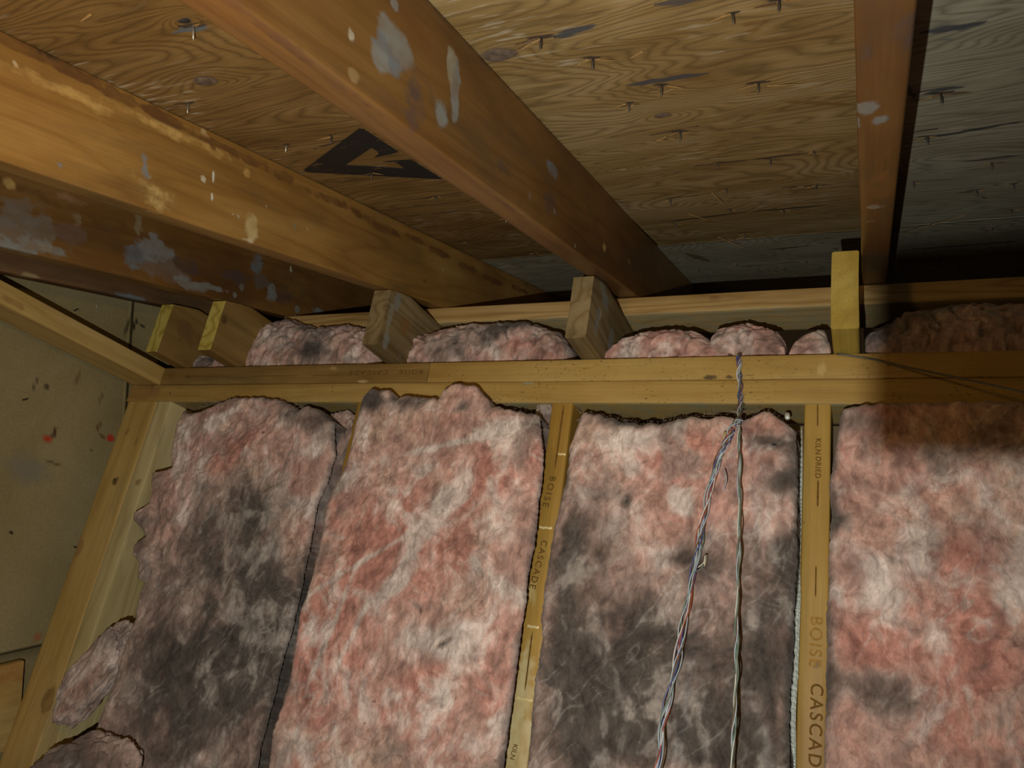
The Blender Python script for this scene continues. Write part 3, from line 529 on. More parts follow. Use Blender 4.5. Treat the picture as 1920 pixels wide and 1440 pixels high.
# floor, back wall and far side, which the photograph only hints at
def box(name, lo, hi, mat, kind='structure'):
    x0, y0, z0 = lo; x1, y1, z1 = hi
    V = [(x0, y0, z0), (x1, y0, z0), (x1, y1, z0), (x0, y1, z0), (x0, y0, z1), (x1, y0, z1), (x1, y1, z1), (x0, y1, z1)]
    o = mesh_obj(name, V, [[3, 2, 1, 0], [4, 5, 6, 7], [0, 1, 5, 4], [1, 2, 6, 5], [2, 3, 7, 6], [3, 0, 4, 7]], mat, None, False); return tag(o, kind=kind)
DARKPLY = plain('dim_board', (.16, .12, .075), .9, 0, .1, .3, 8)
box('floor', (-1.62, -.9, FL-.02), (1.0, 2.9, FL), DARKPLY)
box('wall_back', (-1.5, PB+.001, FL), (1.0, PB+.011, Z0-.002), DARKPLY)
box('wall_right', (1.002, -.9, FL), (1.02, 2.9, 1.2), DARKPLY)

# ------------------------------------------------------------------ joists on the plates, purlin across them
lim = lambda P: np.where(P[:, 0] > -10, .3004+.3333*P[:, 1]-.0015, 9)
def joist(label, x0, x1, mat, blobs, cut=True, y0=1.079, zt=.6825, end=None, lean=0):
    o = lumber('ceiling_joist', (( x0+x1)/2, y0, (Z2+zt)/2+.0004), ((x0+x1)/2, 1.9, (Z2+zt)/2+.0004), x1-x0, zt-Z2-.0006, (lean, 0, 1), mat, .007, blobs, None, .003, .0012, lim if cut else None, end)
    return tag(o, label, 'joist')
fy = ('y', 1.079)
j4 = joist('rough grey brown joist end on the plate under the broad middle rafter', -.4530, -.4170, W_JOIST, [face_blob(1135, 560, fx(-.417), .02, .02, GREY, .9), face_blob(1120, 600, fx(-.417), .012, .03, GREY, .9), face_blob(1145, 640, fx(-.417), .015, .03, GREY, .9), face_blob(1160, 600, fx(-.417), .03, .02, (.2, .12, .06), .6), face_blob(1130, 530, fx(-.417), .02, .02, (.26, .25, .2), .8), face_blob(1125, 590, fx(-.417), .006, .02, CHALK, .6)])
j3 = joist('dusty joist end standing on the plate under the golden rafter', -.8570, -.8210, W_JOIST, [face_blob(750, 565, fx(-.815), .012, .02, GREY, .9), face_blob(735, 600, fx(-.815), .01, .05, (.3, .29, .24), .7), face_blob(728, 640, fx(-.815), .01, .02, GREY, .8), face_blob(755, 665, fx(-.815), .015, .008, GREY, .8), face_blob(765, 610, fx(-.815), .03, .03, (.25, .12, .04), .6), face_blob(780, 562, fx(-.815), .006, .004, CHALK), face_blob(790, 590, fx(-.815), .004, .008, CHALK)])
j2 = joist('joist with a yellow sawn end, second from the gable', -1.2690, -1.2330, W_JOISTB, [face_blob(420, 600, fx(-1.233), .01, .01, DIRT, .9)], True, 1.079, .6825, W_YEL)
j1 = joist('joist with a yellow sawn end nearest the gable sheathing', -1.4205, -1.3850, W_JOISTB, [face_blob(350, 620, fx(-1.385), .05, .03, (.17, .10, .04), .7), face_blob(293, 663, fx(-1.385), .006, .006, (.8, .8, .75), 1.2)], True, 1.079, .6825, W_YEL)
j5 = joist('yellow upright joist end beside the narrow right rafter', -.0465, -.0095, wood('joist_yellow', (.42, .29, .05), (.50, .37, .08), (.56, .43, .12), 8, .15, .6, .2, 0, .3, .25), [face_blob(1592, 498, fy, .004, .004, DIRT, 1.2), face_blob(1600, 490, fy, .006, .003, DIRT, 1.), face_blob(1608, 484, fy, .006, .003, DIRT, .9), face_blob(1587, 506, fy, .002, .010, DIRT, .7), face_blob(1600, 520, fy, .012, .012, (.55, .45, .12), .6)], False, 1.079, .672)
BY0, BY1, BZ0, BZ1 = 1.272, 1.362, .6862, .7235
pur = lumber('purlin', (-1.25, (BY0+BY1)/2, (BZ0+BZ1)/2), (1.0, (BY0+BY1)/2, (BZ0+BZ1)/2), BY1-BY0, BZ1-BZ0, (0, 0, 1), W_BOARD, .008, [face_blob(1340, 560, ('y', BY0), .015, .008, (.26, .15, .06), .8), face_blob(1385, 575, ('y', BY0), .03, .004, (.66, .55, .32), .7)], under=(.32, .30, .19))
tag(pur, 'flat pine board crossing above the joists beneath the rafters', 'plank')

# ------------------------------------------------------------------ glass wool
PINK = np.array((.63, .40, .355)); DEEP = np.array((.62, .265, .22)); WISP = np.array((.74, .68, .66)); SOOT = np.array((.105, .094, .088)); PEACH = np.array((.70, .50, .42)); TAUPE = np.array((.37, .30, .28)); UMBER = np.array((.20, .145, .13))
def tint(P, seed, dirt=0., pinkness=0., wisp=0., blobs=(), plane=('y', 1.12), edge=None):
    s = seed*13.7
    Q = P*np.array([1, 1, 1.]) + s
    wq = np.stack([fbm(Q*7+k*31, 3) for k in range(3)], 1)
    A = fbm((Q+wq*.045)*np.array([11, 11, 7.5]), 5, .55)
    B = fbm((Q+wq*.06)*np.array([6, 6, 4.5])+51, 4, .55)
    D = fbm((Q+wq*.03)*np.array([19, 19, 12])+91, 5, .6)
    E_ = fbm((Q+wq*.05)*np.array([30, 30, 20])+131, 4, .6)
    d = np.full(len(P), float(dirt)); p = np.full(len(P), float(pinkness)); w_ = np.full(len(P), float(wisp)); dk = np.zeros(len(P))
    for b in blobs:
        kind, x, y, rx, ry, s_ = b[:6]; ang = b[6] if len(b) > 6 else 0
        c = on_y(x, y, plane[1]); k = np.linalg.norm(c)/F
        dx = (P[:, 0]-c[0])/k; dz = -(P[:, 2]-c[2])/k
        ca, sa = math.cos(math.radians(ang)), math.sin(math.radians(ang)); u = dx*ca+dz*sa; v = -dx*sa+dz*ca
        q = np.sqrt((u/rx)**2+(v/ry)**2)
        g = s_*np.exp(-.9*np.maximum(q+.5*A*(kind != 'k')+.3*D*(kind != 'k'), 0)**2)*1.15 if kind != 'k' else s_*np.clip(1-sm(.35, 1.45, q+.5*D), 0, 1)
        if kind == 'd': d += g
        elif kind == 'p': p += g
        elif kind == 'w': w_ += g
        elif kind == 'k': dk = np.maximum(dk, g)
    if edge is not None: d = d+edge
    F_ = fbm((Q+wq*.04)*np.array([14, 14, 9])+171, 5, .6)
    c = PINK+(PEACH-PINK)*sm(-.1, .5, B)[:, None]
    c = c+(DEEP-c)*sm(-.05, .8, p+.6*A+.2*D)[:, None]*.75
    c = c+(WISP-c)*sm(.0, .85, w_+.7*D+.3*E_)[:, None]*.8
    v = d+.38*B+.34*A+.42*F_+.16*E_
    c = c+(TAUPE-c)*sm(-.12, .55, v)[:, None]*.75
    c = c+(UMBER*(1+.25*E_)[:, None]-c)*sm(.25, .95, v)[:, None]*.85
    c = c+(SOOT-c)*sm(.6, 1.35, v+.2*D)[:, None]*.9
    c = c+(np.array((.42, .385, .37))-c)*(sm(.12, .75, w_*.7+D+.4*E_)*sm(.3, 1., v)*.62)[:, None]
    c = c*(1+.22*np.clip(F_*.8+D*.6, -.7, .7))[:, None]
    for ang, sd_, am in ((48, 211, .55), (72, 307, .4), (-20, 401, .3)):
        ca, sa = math.cos(math.radians(ang)), math.sin(math.radians(ang)); R2 = np.c_[(P[:, 0]*ca+P[:, 2]*sa)*5, P[:, 1]*8, (-P[:, 0]*sa+P[:, 2]*ca)*24]+wq*.28+sd_
        g = fbm(R2, 3, .5); vein = np.exp(-(g/.035)**2)*sm(.0, .5, fbm(Q*6+sd_, 2)+.1)
        c = c+(WISP*(1-.45*sm(.3, 1., v))[:, None]-c)*(vein*am)[:, None]
    ck = np.exp(-(fbm((Q+wq*.07)*np.array([12, 12, 9])+501, 4)/.035)**2)*sm(.05, .5, B+.2)
    c = c*(1-.30*ck)[:, None]
    c = c*(1-.22*sm(.1, .8, -D))[:, None]*(1+.14*E_)[:, None]
    c = c*(1-.9*np.clip(dk, 0, 1))[:, None]
    return np.c_[np.clip(c, .012, 1), np.ones(len(c))]

def poly_at(pts, v):                           # piecewise linear x(z)
    z = np.array([p[1] for p in pts]); x = np.array([p[0] for p in pts]); o = np.argsort(z); return np.interp(v, z[o], x[o])
def batt(name, label, left, right, top, bay, seed, yf=1.115, step=.0021, cols=None, amp=.010, round_=.014, ragged=.0032, slant=0., **kw):
    """left/right/top are outlines on the batt's own front face; bay gives the inner faces of the two studs"""
    ye = yf+.6*round_; pl = [on_y(x, y, ye) for x, y in left]; pr = [on_y(x, y, ye) for x, y in right]; pt = [on_y(x, y, ye) for x, y in top]
    L = [(p[0], p[2]) for p in pl]; R = [(p[0], p[2]) for p in pr]; T = [(p[2], p[0]) for p in pt]
    zt_max = max(p[2] for p in pt)
    zv = min(p[2] for p in pl+pr)
    wdt = abs(R[0][0]-L[0][0])
    nu = int(wdt/step)+1; n1 = int((zt_max-zv)/step); tz = np.r_[np.linspace(0, 1, n1), 1+np.linspace(0, 1, 14)[1:]]
    nvv = len(tz); s = np.linspace(0, 1, nu)
    # columns use a top height looked up at their own x
    x_top = L[0][0]+(R[0][0]-L[0][0])*s
    ztop = poly_at(T, x_top)+.0035*fbm(np.c_[x_top*60, x_top*0+seed, x_top*0], 4)
    Vz = np.zeros((nvv, nu))
    for i, t in enumerate(tz): Vz[i] = ztop+(zv-ztop)*t if t <= 1 else zv+(FL+.045-zv)*(t-1)
    xl = poly_at(L, Vz); xr = poly_at(R, Vz)
    rg = lambda k: ragged*fbm(np.c_[Vz[:, 0]*8, Vz[:, 0]*0+seed+k, Vz[:, 0]*0], 3, .5)[:, None]+ragged*.4*fbm(np.c_[Vz[:, 0]*110, Vz[:, 0]*0+seed+k, Vz[:, 0]*0], 3, .7)[:, None]
    xl = xl+rg(3); xr = xr+rg(8)
    X = xl+(xr-xl)*s[None, :]
    P = np.stack([X, np.full_like(X, yf), Vz], -1).reshape(-1, 3)
    e = np.minimum.reduce([(X-xl), (xr-X), np.abs(ztop[None, :]-Vz)]).ravel()
    e = np.clip(e, 0, round_); rd = round_*(1-np.sqrt(np.clip(1-(1-e/round_)**2, 0, 1)))
    n_big = fbm(P*9+seed, 3); wq = np.stack([fbm(P*11+seed+k*7, 2) for k in range(3)], 1)
    n_mid = fbm((P+wq*.03)*np.array([26, 26, 18])+seed*3, 5, .55)
    lump = np.abs(fbm((P+wq*.04)*np.array([17, 17, 12])+seed*5, 3))
    crease = np.exp(-(lump/.10)**2)
    fine = fbm((P+wq*.02)*np.array([70, 70, 45])+seed*7, 3)
    ef = (.25+.75*sm(0, .035, e)); amp = amp*ef
    dy = rd*.9 - amp*n_big - amp*.55*n_mid - amp*.22*fine + crease*amp*.35
    P[:, 1] += dy + slant*(P[:, 2]-Z0)
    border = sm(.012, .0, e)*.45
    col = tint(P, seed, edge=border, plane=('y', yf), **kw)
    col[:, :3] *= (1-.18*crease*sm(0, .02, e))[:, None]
    Fc = [list(f) for f in grid_faces(nvv, nu)[:, ::-1]]
    Fc = [list(f) for f in grid_faces(nvv, nu)]
    bd = list(range(nu))+[i*nu+nu-1 for i in range(1, nvv)]+[(nvv-1)*nu+j for j in range(nu-2, -1, -1)]+[i*nu for i in range(nvv-2, 0, -1)]
    bd = np.array(bd); ring = P[bd].copy(); V = P; C0 = col
    prev = bd; a0, a1 = bay
    rt = np.zeros(P.shape[0], bool).reshape(nvv, nu); rt[:, -1] = True; rt = rt.ravel()[bd]
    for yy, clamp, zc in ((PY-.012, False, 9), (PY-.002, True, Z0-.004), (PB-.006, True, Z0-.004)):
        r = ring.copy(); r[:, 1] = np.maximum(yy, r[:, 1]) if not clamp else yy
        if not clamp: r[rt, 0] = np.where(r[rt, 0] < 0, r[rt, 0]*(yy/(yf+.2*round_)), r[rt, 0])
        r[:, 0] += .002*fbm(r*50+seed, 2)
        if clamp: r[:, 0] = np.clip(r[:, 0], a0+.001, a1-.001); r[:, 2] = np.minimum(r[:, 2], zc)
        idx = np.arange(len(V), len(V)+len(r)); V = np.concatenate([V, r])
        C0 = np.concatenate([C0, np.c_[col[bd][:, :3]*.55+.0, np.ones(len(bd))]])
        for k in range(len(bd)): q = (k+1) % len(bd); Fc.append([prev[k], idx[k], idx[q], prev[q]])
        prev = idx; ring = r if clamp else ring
    Fc.append(list(prev))
    # check orientation: front faces must look toward -y
    a, b, c = V[Fc[0][0]], V[Fc[0][1]], V[Fc[0][2]]
    if np.cross(b-a, c-a)[1] > 0: Fc = [f[::-1] for f in Fc]
    ctr = V.mean(0); ctr[2] = FL+.04
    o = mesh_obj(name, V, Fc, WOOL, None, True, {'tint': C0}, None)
    return tag(o, label, 'insulation')

D, P_, W_, K_ = 'd', 'p', 'w', 'k'
b0 = [(D, 480, 1080, 70, 120, .75, -20), (D, 380, 1330, 150, 120, .8), (D, 300, 1200, 60, 90, .6), (D, 470, 960, 60, 45, .45, -30), (D, 590, 790, 40, 25, .9), (D, 380, 1000, 40, 60, .35), (D, 540, 780, 25, 20, .6), (D, 460, 1250, 120, 90, .6), (D, 350, 770, 20, 20, .5),
  (D, 390, 800, 60, 50, -.5), (D, 480, 830, 80, 60, -.45), (P_, 450, 840, 60, 25, .5, -40), (P_, 410, 880, 30, 60, .5, 15), (P_, 350, 900, 15, 60, .3), (W_, 490, 960, 90, 18, .7, -8), (W_, 560, 945, 50, 14, .7, 25), (W_, 400, 790, 60, 12, .5, -25), (W_, 600, 820, 14, 28, .9), (D, 545, 1000, 40, 50, -.5), (W_, 470, 1195, 30, 8, .8), (W_, 350, 1060, 20, 50, .3), (K_, 494, 811, 3, 2, 1), (K_, 540, 780, 4, 4, .6),
  (P_, 290, 1190, 16, 8, .8, -30), (D, 545, 1120, 30, 40, .35), (P_, 520, 1260, 20, 50, .3), (W_, 460, 1130, 40, 20, .3)]
batt0 = batt('insulation_batt', 'sooty grey pink batt leaning beside the corner post on the left',
  [(345, 772), (333, 800), (322, 850), (324, 878), (312, 884), (288, 888), (286, 915), (280, 945), (252, 962), (250, 975), (268, 992), (272, 1006), (252, 1022), (250, 1040), (262, 1055), (258, 1085), (272, 1092), (264, 1110), (255, 1160), (235, 1210), (212, 1290), (190, 1340), (150, 1450)],
  [(626, 800), (626, 850), (612, 900), (596, 945), (585, 1000), (570, 1060), (559, 1120), (544, 1180), (526, 1250), (507, 1330), (492, 1380), (480, 1450)],
  [(335, 790), (345, 772), (365, 775), (400, 762), (430, 748), (480, 745), (520, 748), (545, 758), (560, 772), (580, 762), (600, 770), (625, 790), (640, 810)], (-1.3885, -.8955), 1.3, 1.105, dirt=.20, pinkness=-.1, wisp=.05, blobs=b0, amp=.012)
b1 = [(P_, 740, 960, 60, 40, .7, -30), (P_, 690, 1040, 70, 60, .45), (P_, 640, 1100, 60, 110, .35), (P_, 920, 905, 40, 25, .7), (P_, 830, 1060, 120, 60, .25), (P_, 590, 1180, 50, 60, .55), (P_, 600, 1310, 25, 40, .8), (P_, 820, 1270, 40, 18, .7, -15), (P_, 760, 1320, 60, 50, .5), (P_, 560, 1230, 50, 100, .3), (P_, 830, 1030, 60, 50, .4), (P_, 770, 820, 60, 50, .25),
  (W_, 800, 980, 60, 16, 1.3, -52), (W_, 740, 1095, 60, 17, 1.3, -50), (W_, 840, 925, 45, 28, .9, -30), (W_, 770, 1040, 40, 10, 1., -55), (W_, 700, 1040, 110, 5, .7, -35), (W_, 620, 1180, 90, 5, .7, -78), (W_, 850, 830, 90, 7, .8, -14), (W_, 960, 800, 60, 12, .7, -10), (W_, 640, 910, 32, 14, 1.2, -60), (W_, 890, 1060, 25, 14, .9, 60), (W_, 840, 1200, 70, 30, .8, -10), (W_, 940, 1100, 60, 30, .5), (W_, 830, 1310, 16, 30, .6), (W_, 665, 1180, 60, 5, .7, -72), (W_, 900, 980, 80, 40, .4),
  (D, 690, 745, 32, 22, 1.2), (D, 760, 760, 70, 12, .4), (D, 990, 830, 26, 60, .9), (D, 1000, 790, 30, 20, .6), (D, 780, 1135, 22, 9, .9, 35), (D, 835, 1205, 14, 5, 1., -35), (D, 660, 830, 30, 60, .3), (D, 870, 760, 12, 30, .8, 60), (D, 780, 1400, 180, 55, .35), (D, 960, 1370, 60, 100, .35), (D, 820, 790, 10, 24, .6), (D, 530, 1410, 50, 40, .5), (D, 985, 1020, 30, 50, .4), (D, 640, 960, 25, 15, .5), (D, 960, 1060, 40, 40, .25),
  (K_, 787, 1145, 8, 3, .7, 60), (K_, 830, 1208, 7, 2, .7, -30), (K_, 1006, 932, 2, 2, 1), (K_, 700, 1315, 5, 2, .7), (K_, 683, 1356, 3, 2, .8), (D, 740, 750, 60, 8, .6), (D, 920, 765, 60, 8, .7)]
batt1 = batt('insulation_batt', 'bright clean pink batt with white streaks in the middle bay',
  [(680, 750), (665, 800), (652, 870), (636, 900), (612, 945), (608, 985), (598, 1030), (580, 1100), (565, 1140), (553, 1220), (535, 1300), (515, 1370), (500, 1450)],
  [(1012, 770), (1016, 850), (1010, 930), (1003, 1000), (1000, 1030), (990, 1080), (985, 1130), (976, 1180), (970, 1230), (962, 1300), (950, 1370), (942, 1450)],
  [(676, 770), (684, 745), (700, 729), (730, 731), (742, 752), (755, 740), (790, 743), (825, 748), (835, 728), (855, 719), (890, 722), (910, 742), (925, 760), (960, 768), (1000, 775), (1015, 785)], (-.8565, -.4930), 2.1, 1.090, dirt=-.34, pinkness=.12, wisp=.14, blobs=b1, amp=.008)
b2_ = [(D, 1110, 1250, 110, 170, .95), (D, 1090, 1010, 40, 60, .5), (D, 1150, 1380, 160, 90, .8), (D, 1300, 1330, 120, 120, .62), (D, 1450, 1180, 55, 130, .95), (D, 1470, 1040, 35, 30, 1.1), (D, 1230, 1160, 90, 60, .35), (D, 1400, 1400, 120, 60, .8), (D, 1480, 840, 16, 60, .6), (D, 1470, 900, 36, 20, .8, -25), (D, 1180, 790, 60, 12, .9), (D, 1090, 850, 25, 18, .3), (D, 1060, 1100, 20, 160, .5), (D, 1120, 930, 20, 14, .4), (D, 1175, 940, 10, 12, .9), (D, 1285, 1050, 40, 12, .6), (D, 1420, 830, 22, 14, .7, 20), (D, 1450, 830, 22, 10, .7), (D, 1350, 1150, 60, 90, .4),
  (D, 1130, 830, 70, 40, -.5), (D, 1300, 830, 80, 40, -.4), (D, 1440, 790, 40, 20, -.2), (P_, 1270, 860, 40, 40, .8), (P_, 1200, 870, 40, 30, .4), (P_, 1330, 830, 60, 40, .45), (P_, 1250, 960, 50, 40, .4), (P_, 1440, 790, 40, 30, .5), (P_, 1460, 960, 20, 40, .4), (P_, 1330, 950, 50, 80, .3),
  (W_, 1278, 940, 36, 16, 1.2, 50), (W_, 1262, 1045, 24, 16, 1.2, -20), (W_, 1110, 925, 22, 12, .9), (W_, 1140, 1000, 40, 18, .8, -55), (W_, 1090, 1075, 70, 8, .9, -28), (W_, 1160, 820, 70, 20, .6), (W_, 1150, 1330, 20, 26, .5), (W_, 1140, 1080, 8, 40, .4), (W_, 1160, 1250, 5, 50, .5), (W_, 1470, 920, 20, 20, .3),
  (K_, 1452, 834, 5, 2, 1), (K_, 1208, 866, 7, 3, .7, -30), (K_, 1175, 940, 3, 3, .8)]
batt2 = batt('insulation_batt', 'mottled batt, pink on top and black brown below, behind the hanging wires',
  [(1088, 775), (1068, 840), (1062, 900), (1048, 945), (1040, 990), (1034, 1040), (1020, 1100), (1014, 1160), (1018, 1200), (1004, 1270), (996, 1350), (985, 1450)],
  [(1492, 790), (1496, 850), (1494, 920), (1492, 1000), (1496, 1060), (1494, 1120), (1488, 1200), (1482, 1300), (1480, 1450)],
  [(1086, 790), (1096, 772), (1110, 774), (1140, 782), (1170, 790), (1205, 795), (1250, 790), (1300, 780), (1360, 782), (1400, 785), (1420, 775), (1435, 768), (1455, 780), (1480, 795), (1495, 810)], (-.4545, -.0865), 3.7, 1.105, dirt=.12, pinkness=.0, wisp=-.05, blobs=b2_, amp=.009)
b3_ = [(D, 1620, 1290, 60, 30, .7, 10), (D, 1570, 975, 22, 18, 1.), (D, 1600, 790, 60, 22, .7), (D, 1680, 1300, 50, 40, .7), (D, 1650, 1410, 60, 50, .5), (D, 1560, 1250, 14, 200, .6), (D, 1565, 900, 12, 60, .4), (D, 1700, 1120, 300, 400, -.25), (P_, 1770, 1060, 35, 30, 1.), (P_, 1640, 1210, 60, 40, .7), (P_, 1700, 900, 120, 60, .3), (P_, 1830, 1250, 60, 60, .4), (P_, 1820, 1130, 50, 80, .5), (P_, 1850, 1380, 90, 60, .5),
  (W_, 1740, 1020, 60, 28, .9, -45), (W_, 1570, 920, 25, 25, .8), (W_, 1660, 1120, 60, 60, .5), (W_, 1900, 1050, 50, 50, .6), (W_, 1790, 850, 80, 14, .5), (W_, 1720, 1380, 70, 12, .5, -50), (W_, 1600, 1040, 20, 50, .5, -70), (W_, 1640, 1280, 40, 10, .6, -25), (W_, 1690, 920, 20, 60, .4, 50), (W_, 1750, 1200, 20, 80, .4, 20)]
batt3 = batt('insulation_batt', 'soft pink batt in the right bay partly in shadow',
  [(1572, 775), (1566, 840), (1556, 900), (1560, 960), (1552, 1040), (1550, 1140), (1552, 1240), (1548, 1320), (1545, 1450)],
  [(2110, 775), (2110, 1450)],
  [(1560, 800), (1575, 770), (1610, 757), (1700, 754), (1800, 752), (1920, 750), (2120, 748)], (-.0485, .3198), 4.9, 1.105, dirt=.10, pinkness=.12, wisp=-.10, blobs=b3_, amp=.008)

# loose lumps: blobs of wool with a closed surface
def lump(name, label, cx, cy, Y, rx, rz, ry, seed, flat=0., ang=0., n=90, amp=.22, zmin=None, **kw):
    c = on_y(cx, cy, Y); u = np.linspace(0, 2*math.pi, n*2, endpoint=False); v = np.linspace(0, math.pi, n)
    U, Vv = np.meshgrid(u, v, indexing='xy'); d = np.stack([np.sin(Vv)*np.cos(U), np.sin(Vv)*np.sin(U), np.cos(Vv)], -1).reshape(-1, 3)
    r = 1+amp*fbm(d*1.5+seed, 3)+amp*.35*fbm(d*5+seed, 4)
    sq = np.sign(d)*np.abs(d)**.8
    L = sq*r[:, None]*np.array([rx, ry, rz]); a = math.radians(ang)
    X = L[:, 0]*math.cos(a)+L[:, 2]*math.sin(a); Zz = -L[:, 0]*math.sin(a)+L[:, 2]*math.cos(a)
    P = np.c_[X, L[:, 1], Zz]+c
    if zmin is not None: P[:, 2] = np.where(P[:, 2] < zmin, zmin+.0*(P[:, 2]), P[:, 2])
    col = tint(P, seed, plane=('y', Y), **kw); Fc = [list(f[::-1]) for f in grid_faces(n, 2*n, 0, True)]
    return tag(mesh_obj(name, P, Fc, WOOL, None, True, {'tint': col}), label, 'insulation')
lump('insulation_tuft', 'dusty torn tuft hanging at the foot of the pale corner stud', 182, 1258, 1.13, .040, .105, .028, 5.5, ang=32, dirt=.30, wisp=.35, blobs=[(W_, 230, 1200, 25, 14, .6), (D, 200, 1160, 60, 20, .6, -40), (W_, 120, 1310, 14, 14, .6)])
lump('insulation_tuft', 'dark sooty tuft bulging into the bottom left corner', 150, 1462, 1.062, .112, .062, .035, 6.5, ang=-24, dirt=.85, wisp=0)
lump('insulation_tuft', 'grey tuft stuffed between the two left batts at the top', 643, 800, 1.185, .032, .030, .02, 9.5, dirt=.55, wisp=.2)
lump('insulation_tuft', 'grey strip of wool hidden down the gap between the left batts', 628, 880, 1.17, .016, .10, .02, 10.5, ang=10, dirt=.6)
lump('insulation_tuft', 'grey wool pressed against the stud beside the clean pink batt', 1022, 800, 1.185, .022, .060, .02, 11.5, dirt=.7, wisp=.1)

# wool lying on the ceiling behind the plate, between the joists
def attic_roll(label, px, top, ybase, seed, **kw):
    """a mound of ceiling wool whose crest follows the measured outline at depth ybase"""
    T = [on_y(x, y, ybase) for x, y in zip(px, top)]; xs = np.array([p[0] for p in T]); zs = np.array([p[2] for p in T])
    x0, x1 = xs[0], xs[-1]; nu = int((x1-x0)/.0026)+2; nv = 90
    X = np.linspace(x0, x1, nu); crest = np.interp(X, xs, zs); z0 = Z2+.001
    ph = np.linspace(0, math.pi, nv)
    dep0 = ybase-1.182; dep1 = .10
    Pn = np.zeros((nu, nv, 3))
    ends = np.clip(np.minimum(X-x0, x1-X)/.02, 0, 1); ends = np.sqrt(1-(1-ends)**2)
    for j, a in enumerate(ph):
        yy = ybase-dep0*np.cos(a)*(1 if a < math.pi/2 else 0)+(-np.cos(a) if a > math.pi/2 else 0)*dep1*1.0
        s_ = np.sin(a)**.55
        Pn[:, j, 0] = X; Pn[:, j, 1] = yy; Pn[:, j, 2] = z0+(crest-z0)*s_*(.75+.25*ends)
    P = Pn.reshape(-1, 3); nrm = fbm(P*14+seed, 3); mid = fbm(P*40+seed, 4)
    lp = np.abs(fbm(P*np.array([22, 22, 22])+seed*2, 3)); cr = np.exp(-(lp/.1)**2)
    k = np.sin(np.tile(ph, nu)); P[:, 1] -= k*0; off = .007*nrm+.005*mid-.006*cr
    P[:, 1] -= off; P[:, 2] += off*.4*k
    P[:, 1] = np.maximum(P[:, 1], PY+.004); P[:, 2] = np.maximum(P[:, 2], Z2+.0008); P[:, 2] = np.where(P[:, 1] > BY0-.006, np.minimum(P[:, 2], BZ0-.002), P[:, 2])
    col = tint(P, seed, plane=('y', ybase), **kw); col[:, :3] *= (1-.45*cr)[:, None]
    Fc = [list(f) for f in grid_faces(nu, nv)]; Fc.append([i for i in range(nv)][::-1]); Fc.append([(nu-1)*nv+i for i in range(nv)]); Fc.append([i*nv for i in range(nu)]+[i*nv+nv-1 for i in range(nu-1, -1, -1)])
    return tag(mesh_obj('insulation_roll', P, Fc, WOOL, None, True, {'tint': col}), label, 'insulation')
YB = 1.255
attic_roll('rumpled pink wool between the second joist and the golden rafter joist', [452, 462, 480, 505, 530, 555, 580, 610, 640, 670, 700, 735], [672, 650, 630, 618, 612, 606, 612, 622, 618, 617, 622, 655], YB, 21.3, dirt=-.05, pinkness=.1, wisp=.25, blobs=[(D, 500, 670, 12, 20, 1.3), (D, 622, 680, 22, 14, 1.4), (D, 560, 612, 40, 10, 1.), (D, 590, 630, 20, 12, .7), (P_, 640, 640, 40, 14, .7), (W_, 540, 650, 20, 14, .6), (D, 660, 620, 40, 6, .8), (P_, 600, 680, 20, 14, .5)])
attic_roll('grey and pink wool roll just left of the rough joist end', [770, 785, 810, 850, 880, 910, 940, 970, 1000, 1030, 1060, 1085], [672, 650, 634, 626, 622, 616, 613, 612, 614, 622, 634, 660], YB, 23.1, dirt=.12, pinkness=.1, wisp=.2, blobs=[(D, 940, 665, 30, 12, .9, -20), (D, 960, 640, 40, 12, 1.1, -15), (P_, 850, 650, 40, 14, .5), (W_, 835, 660, 6, 24, .8), (W_, 880, 660, 12, 20, .8), (D, 1000, 625, 70, 12, .7), (P_, 1000, 670, 40, 10, .4)])
attic_roll('smooth layered pink wool roll just right of the rough joist end', [1150, 1165, 1185, 1210, 1240, 1270, 1300, 1325, 1343, 1356], [672, 655, 642, 633, 629, 628, 630, 638, 652, 668], YB-.02, 25.7, dirt=.0, pinkness=.2, wisp=.2, blobs=[(D, 1250, 632, 110, 8, .8), (D, 1175, 650, 20, 20, .7), (P_, 1260, 650, 80, 16, .4)])
attic_roll('long grey topped wool roll under the purlin left of the yellow joist end', [1348, 1356, 1375, 1410, 1440, 1466, 1482], [644, 632, 629, 628, 634, 644, 660], YB+.02, 27.1, dirt=.2, pinkness=.0, wisp=.1, blobs=[(D, 1420, 632, 90, 9, .6), (P_, 1390, 655, 30, 12, .4)])
attic_roll('small pink wool fold tucked beside the yellow joist end', [1484, 1495, 1515, 1535, 1550, 1560], [668, 645, 632, 626, 634, 655], YB-.03, 29.9, dirt=.1, pinkness=.15, wisp=.25, blobs=[])
attic_roll('dark shadowed wool heap right of the yellow joist end', [1622, 1660, 1700, 1760, 1820, 1900, 2060], [640, 625, 600, 588, 582, 580, 585], YB, 31.9, dirt=.45, pinkness=.3, wisp=.0, blobs=[])  # this heap's wool is tinted darker to paint in the shade on it
attic_roll('scrap of pink wool between the two yellow ended joists', [362, 372, 390, 405, 422], [676, 672, 668, 672, 684], 1.22, 33.9, dirt=.3, wisp=.2, blobs=[])

